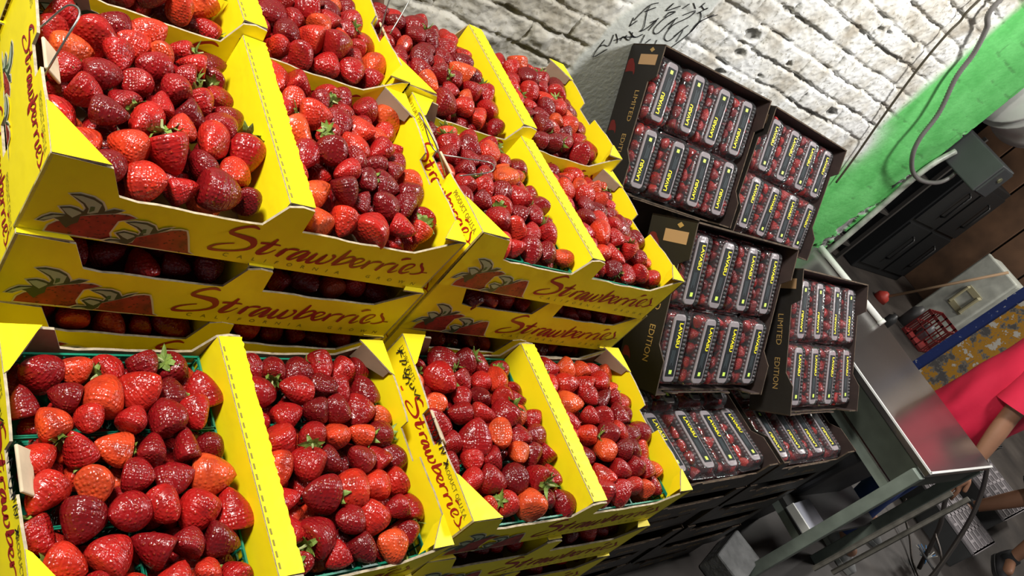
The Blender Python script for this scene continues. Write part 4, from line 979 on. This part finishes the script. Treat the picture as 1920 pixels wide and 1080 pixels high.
# ---------------------------------------------------------------- people
SKIN = mat('skin', (.34, .165, .095), .5, noise_amt=.12, nscale=14)
HAIR = mat('dark_hair', (.012, .009, .008), .6)
def make_person(lab, org, K, hands=True):
    """K: joint positions; returns the person's empty"""
    root = empty('person', lab, 'person', Matrix.Translation(org)); O = Vector(org); NM = []; J = {}; E = []
    def j(n, p, r, par=None):
        J[n] = len(NM); NM.append((Vector(p) - O, r))
        if par: E.append((J[par], J[n]))
    pv, ch, nk, hd = (Vector(K[k]) for k in ('pelvis', 'chest', 'neck', 'head'))
    j('pelvis', pv, (.125, .095)); j('belly', pv.lerp(ch, .4), (.12, .09), 'pelvis'); j('chest', ch, (.135, .10), 'belly'); j('up', ch.lerp(nk, .55), (.11, .08), 'chest')
    j('neck', nk, (.05, .05), 'up'); j('jaw', nk.lerp(hd, .5) + Vector((0, -.02, 0)), (.060, .066), 'neck'); j('head', hd, (.076, .092), 'jaw'); j('crown', hd + Vector((0, .01, .07)), (.052, .06), 'head')
    for k in '01':
        sh, el, wr, ha = (Vector(K[n + k]) for n in ('sh', 'el', 'wr', 'ha'))
        j('sh' + k, sh, (.052, .052), 'up'); j('ua' + k, sh.lerp(el, .5), (.046, .046), 'sh' + k); j('el' + k, el, (.038, .038), 'ua' + k)
        j('fa' + k, el.lerp(wr, .3), (.041, .038), 'el' + k); j('wr' + k, wr, (.026, .022), 'fa' + k); j('ha' + k, ha, (.034, .019), 'wr' + k)
        d = (ha - wr).normalized(); sd = Vector((0, 1, 0)) - d * d.y; sd.normalize(); cv = d.cross(sd) * (1 if k == '0' else -1)
        for f in range(4):
            o_ = ha + sd * (f - 1.5) * -.019; ln = (.034, .040, .038, .030)[f]
            j('f%d%s' % (f, k), o_ + d * .034, (.010, .009), 'ha' + k); j('g%d%s' % (f, k), o_ + d * (.034 + ln) + cv * .008, (.009, .0085), 'f%d%s' % (f, k)); j('h%d%s' % (f, k), o_ + d * (.034 + ln * 1.6) + cv * .026, (.0075, .007), 'g%d%s' % (f, k))
        j('t' + k, ha - sd * .036 - d * .012, (.012, .011), 'ha' + k); j('u' + k, ha - sd * .046 + d * .026, (.0095, .009), 't' + k)
        hp, kn, an, to = (Vector(K[n + k]) for n in ('hp', 'kn', 'an', 'to'))
        j('hp' + k, hp, (.082, .082), 'pelvis'); j('th' + k, hp.lerp(kn, .5), (.070, .070), 'hp' + k); j('kn' + k, kn, (.050, .052), 'th' + k)
        j('cf' + k, kn.lerp(an, .33), (.053, .049), 'kn' + k); j('an' + k, an, (.033, .031), 'cf' + k); j('to' + k, to, (.036, .024), 'an' + k)
    me = bpy.data.meshes.new('body'); me.from_pydata([n[0] for n in NM], E, []); me.materials.append(SKIN)
    o = link('body', me, root); bpy.context.view_layer.objects.active = o; sk = o.modifiers.new('skin', 'SKIN'); sk.use_smooth_shade = True
    if not me.skin_vertices:
        with bpy.context.temp_override(object=o, active_object=o): bpy.ops.mesh.customdata_skin_add()
    for i, n in enumerate(NM): me.skin_vertices[0].data[i].radius = n[1]; me.skin_vertices[0].data[i].use_root = (i == 0)
    su = o.modifiers.new('sub', 'SUBSURF'); su.levels = 2; su.render_levels = 2
    h = hd - O; rg = []
    for q in range(9):
        t = q / 8 * .62; rr_ = .098 * math.sin(PI * max(t, .02))
        rg.append([h + Vector((rr_ * .92 * math.cos(a), .022 + rr_ * 1.08 * math.sin(a), .012 + .112 * math.cos(PI * t))) for a in [2 * PI * k / 24 for k in range(24)]])
    b = MB(); b.rings(rg, 0, True, False); part('hair', b, [HAIR], root, True)
    f = h + Vector((0, -.094, -.035)); b = MB()
    b.rings([[f + Vector((s * math.cos(a), -dd, s * 1.3 * math.sin(a) - .005 + dz)) for a in [2 * PI * k / 10 for k in range(10)]] for s, dd, dz in ((.014, -.012, 0), (.012, .010, -.004), (.004, .018, -.006))]); part('nose', b, [SKIN], root, True)
    for s in (-1, 1):
        b = MB(); b.rings([[f + Vector((s * .031 + r_ * math.cos(a), .008 - dy, .030 + r_ * .55 * math.sin(a))) for a in [2 * PI * k / 12 for k in range(12)]] for r_, dy in ((.012, -.004), (.011, .002), (.004, .005))]); part('eye', b, [mat('eye_dark', (.02, .015, .012), .2)], root, True)
        b = MB(); b.rings([[h + Vector((s * (.076 + dx), .01 + r_ * .6 * math.cos(a), -.02 + r_ * math.sin(a))) for a in [2 * PI * k / 12 for k in range(12)]] for r_, dx in ((.026, -.006), (.030, .006), (.014, .012))]); part('ear', b, [SKIN], root, True)
    b = MB(); b.tube([f + Vector((-.024, .012, -.040)), f + Vector((0, .0, -.043)), f + Vector((.024, .012, -.040))], [.003, .006, .003], 8); part('mouth', b, [mat('lips', (.25, .07, .05), .5)], root, True)
    return root, O
def shirt(root, O, c0, c1, m, sl, rx=.215, ry=.150, seed=0):
    c0, c1 = Vector(c0) - O, Vector(c1) - O; rg = []
    for q in range(24):
        t = q / 23; c = c0.lerp(c1, t); s = 1 - .55 * (max(0, t - .86) / .14) ** 1.5; ring = []
        for k in range(56):
            a = 2 * PI * k / 56; f = 1 + .08 * noise.noise(Vector((math.cos(a) * 2 + seed, math.sin(a) * 2, t * 4))) * (1.4 - t) + .022 * math.sin(a * 7 + t * 6) * (1 - t)
            ring.append(c + Vector(((rx + .015 * math.sin(PI * t)) * s * f * math.cos(a), ry * s * f * math.sin(a), 0)))
        rg.append(ring)
    b = MB(); b.rings(rg, 0, False, True)
    part('shirt', b, [m], root, True)
    for A, B_ in sl:
        A, B_ = Vector(A), Vector(B_); b = MB(); b.tube([A.lerp(B_, t) - O for t in (-.12, 0, .2, .45, .7, .86)], [.05, .072, .076, .074, .076, .082], 22, 0, False); part('sleeve', b, [m], root, True)
def legwear(name, root, O, legs, m, r0, r1, end):
    for A, K_, B_ in legs:
        A, K_, B_ = Vector(A), Vector(K_), Vector(B_); P = [A.lerp(K_, t) for t in (.06, .2, .5, .85 if end > 0 else 1.02)] + ([K_.lerp(B_, t) for t in (.1, .35, .6, end)] if end > 0 else [])
        n = len(P); b = MB(); b.tube([p - O for p in P], [r0 + (r1 - r0) * i / (n - 1) for i in range(n)], 22, 0, True); part(name, b, [m], root, True)
def shoe(root, O, an, d, m, ms, laces=False):
    A = Vector(an); d = Vector(d).normalized(); sd = Vector((-d.y, d.x, 0)); base = A.z - .085; rgs = []; W = []
    for k in range(12):
        t = k / 11; c = A + d * (-.075 + .27 * t); w = .040 + .010 * math.sin(PI * t) - .026 * max(0, t - .82) / .18 - .01 * max(0, .1 - t) / .1
        h = .092 - .058 * min(1, max(0, t - .15) / .5) if t < .82 else .034 - .014 * (t - .82) / .18
        W.append((c, w)); rgs.append([Vector((c.x, c.y, base + .018)) + sd * w * math.cos(a) + Vector((0, 0, h * max(0, math.sin(a)))) - O for a in [2 * PI * q / 20 for q in range(20)]])
    b = MB(); b.rings(rgs); up = part('shoe', b, [m], root, True)
    b = MB(); outl = [(c + sd * w * 1.08) for c, w in W] + [(c - sd * w * 1.08) for c, w in W[::-1]]; k = len(outl)
    b.add([Vector((p.x, p.y, base)) - O for p in outl] + [Vector((p.x, p.y, base + .022)) - O for p in outl], [tuple(range(k)), tuple(range(k, 2 * k))] + [(i, (i + 1) % k, (i + 1) % k + k, i + k) for i in range(k)]); part('sole', b, [ms], up)
    if laces:
        b = MB()
        for q in range(4): c = A + d * (.045 + q * .022); z = base + .112 - q * .015; b.tube([Vector((c.x, c.y, z - .014)) + sd * -.026 - O, Vector((c.x, c.y, z)) - O, Vector((c.x, c.y, z - .014)) + sd * .026 - O], .0035, 6)
        part('laces', b, [mat('lace_white', (.5, .5, .48), .8)], up, True)
RED = mat('red_shirt', (.70, .012, .055), .8, noise_amt=.10, nscale=8, bump=.2, bscale=14)
K = dict(pelvis=(3.15, .32, -.14), chest=(3.15, .31, .14), neck=(3.15, .30, .36), head=(3.15, .27, .50),
         sh0=(2.975, .30, .27), el0=(2.95, .20, -.03), wr0=(2.92, .105, -.26), ha0=(2.91, .09, -.32),
         sh1=(3.325, .30, .27), el1=(3.37, .20, .0), wr1=(3.40, .06, .16), ha1=(3.41, .02, .20),
         hp0=(3.05, .31, -.17), kn0=(3.0, .25, -.52), an0=(2.93, .17, FLOOR + .085), to0=(2.92, .03, FLOOR + .05),
         hp1=(3.25, .31, -.17), kn1=(3.28, .27, -.52), an1=(3.30, .25, FLOOR + .085), to1=(3.32, .11, FLOOR + .05))
P1, O1 = make_person('person in a red T-shirt and blue jeans standing behind the steel table', (3.15, .3, FLOOR), K)
shirt(P1, O1, (3.15, .315, -.24), (3.15, .30, .335), RED, [(K['sh0'], K['el0']), (K['sh1'], K['el1'])])
JEAN = mat('blue_jeans', (.014, .040, .17), .85, noise_amt=.35, nscale=14)
legwear('trouser_leg', P1, O1, [(K['hp0'], K['kn0'], K['an0']), (K['hp1'], K['kn1'], K['an1'])], JEAN, .088, .066, 1.02)
for n_ in '01': shoe(P1, O1, K['an' + n_], (Vector(K['to' + n_]) - Vector(K['an' + n_])) * Vector((1, 1, 0)), mat('grey_suede', (.24, .24, .235), .85, noise_amt=.3, nscale=40), mat('sole_white', (.35, .35, .33), .7), True)
K = dict(pelvis=(4.68, -.07, -.12), chest=(4.68, -.09, .16), neck=(4.68, -.10, .38), head=(4.68, -.13, .52),
         sh0=(4.50, -.10, .29), el0=(4.44, -.14, .0), wr0=(4.50, -.34, .08), ha0=(4.51, -.39, .10),
         sh1=(4.86, -.10, .29), el1=(4.92, -.14, .0), wr1=(4.86, -.34, .08), ha1=(4.85, -.39, .10),
         hp0=(4.64, -.03, -.16), kn0=(4.66, .02, -.52), an0=(4.64, .125, FLOOR + .085), to0=(4.50, .15, FLOOR + .05),
         hp1=(4.74, -.12, -.16), kn1=(4.70, -.15, -.52), an1=(4.68, -.20, FLOOR + .085), to1=(4.56, -.26, FLOOR + .05))
P2, O2 = make_person('person in navy shorts and black shoes, only bare shins and feet showing', (4.68, -.05, FLOOR), K)
shirt(P2, O2, (4.68, -.07, -.20), (4.68, -.10, .355), mat('grey_shirt', (.10, .10, .11), .8), [(K['sh0'], K['el0']), (K['sh1'], K['el1'])], seed=5)
legwear('shorts_leg', P2, O2, [(K['hp0'], K['kn0'], K['an0']), (K['hp1'], K['kn1'], K['an1'])], mat('navy_shorts', (.014, .018, .030), .85), .11, .125, 0)
for n_ in '01':
    shoe(P2, O2, K['an' + n_], (Vector(K['to' + n_]) - Vector(K['an' + n_])) * Vector((1, 1, 0)), mat('black_shoe', (.012, .012, .014), .6), mat('black_sole', (.02, .02, .02), .7))
    b = MB(); A = Vector(K['an' + n_]) - O2; b.tube([A + Vector((0, 0, -.03)), A + Vector((0, 0, .03))], [.044, .040], 16); part('sock', b, [mat('black_sock', (.02, .02, .022), .9)], P2, True)

# ---------------------------------------------------------------- lights
def area(name, loc, size, power, col=(1, .97, .90), look=None, sy=None):
    l = bpy.data.lights.new(name, 'AREA'); l.energy = power; l.size = size; l.color = col
    if sy: l.shape = 'RECTANGLE'; l.size_y = sy
    o = bpy.data.objects.new(name, l); C.objects.link(o); o.location = loc
    d = Vector(look or (loc[0], loc[1], loc[2] - 1)) - Vector(loc); o.rotation_euler = d.to_track_quat('-Z', 'Y').to_euler(); return o
area('lamp', (1.8, .20, 1.75), .30, 52, (1, .98, .96), (1.4, .8, 0))
area('lamp', (-1.25, .55, 1.7), .35, 62, (1, .97, .90), (-.1, .35, 0))
area('lamp', (4.6, -.4, 1.8), .5, 42, (1, .96, .92))
area('lamp', (6.6, .9, 1.8), .5, 60, (1, .95, .88))  # added fill light without a known fixture, lifts the dark cabinet and boards
w = bpy.data.worlds.new('world'); sc.world = w; w.use_nodes = True
w.node_tree.nodes['Background'].inputs[0].default_value = (.9, .95, 1, 1); w.node_tree.nodes['Background'].inputs[1].default_value = .16

# ---------------------------------------------------------------- camera
cd = bpy.data.cameras.new('camera'); cam = bpy.data.objects.new('camera', cd); C.objects.link(cam)
cd.sensor_width = 36; cd.lens = FPX / 1920 * 36; cd.clip_start = .02; cd.clip_end = 60
Rw = Rc.transposed() @ Matrix(((1, 0, 0), (0, -1, 0), (0, 0, -1)))
cam.matrix_world = Matrix.Translation(cam_loc) @ Rw.to_4x4()
sc.camera = cam
sc.cycles.transparent_max_bounces = 24
sc.view_settings.view_transform = 'Standard'; sc.view_settings.look = 'None'; sc.view_settings.gamma = 1; sc.view_settings.use_curve_mapping = False
sc.view_settings.exposure = 0.0
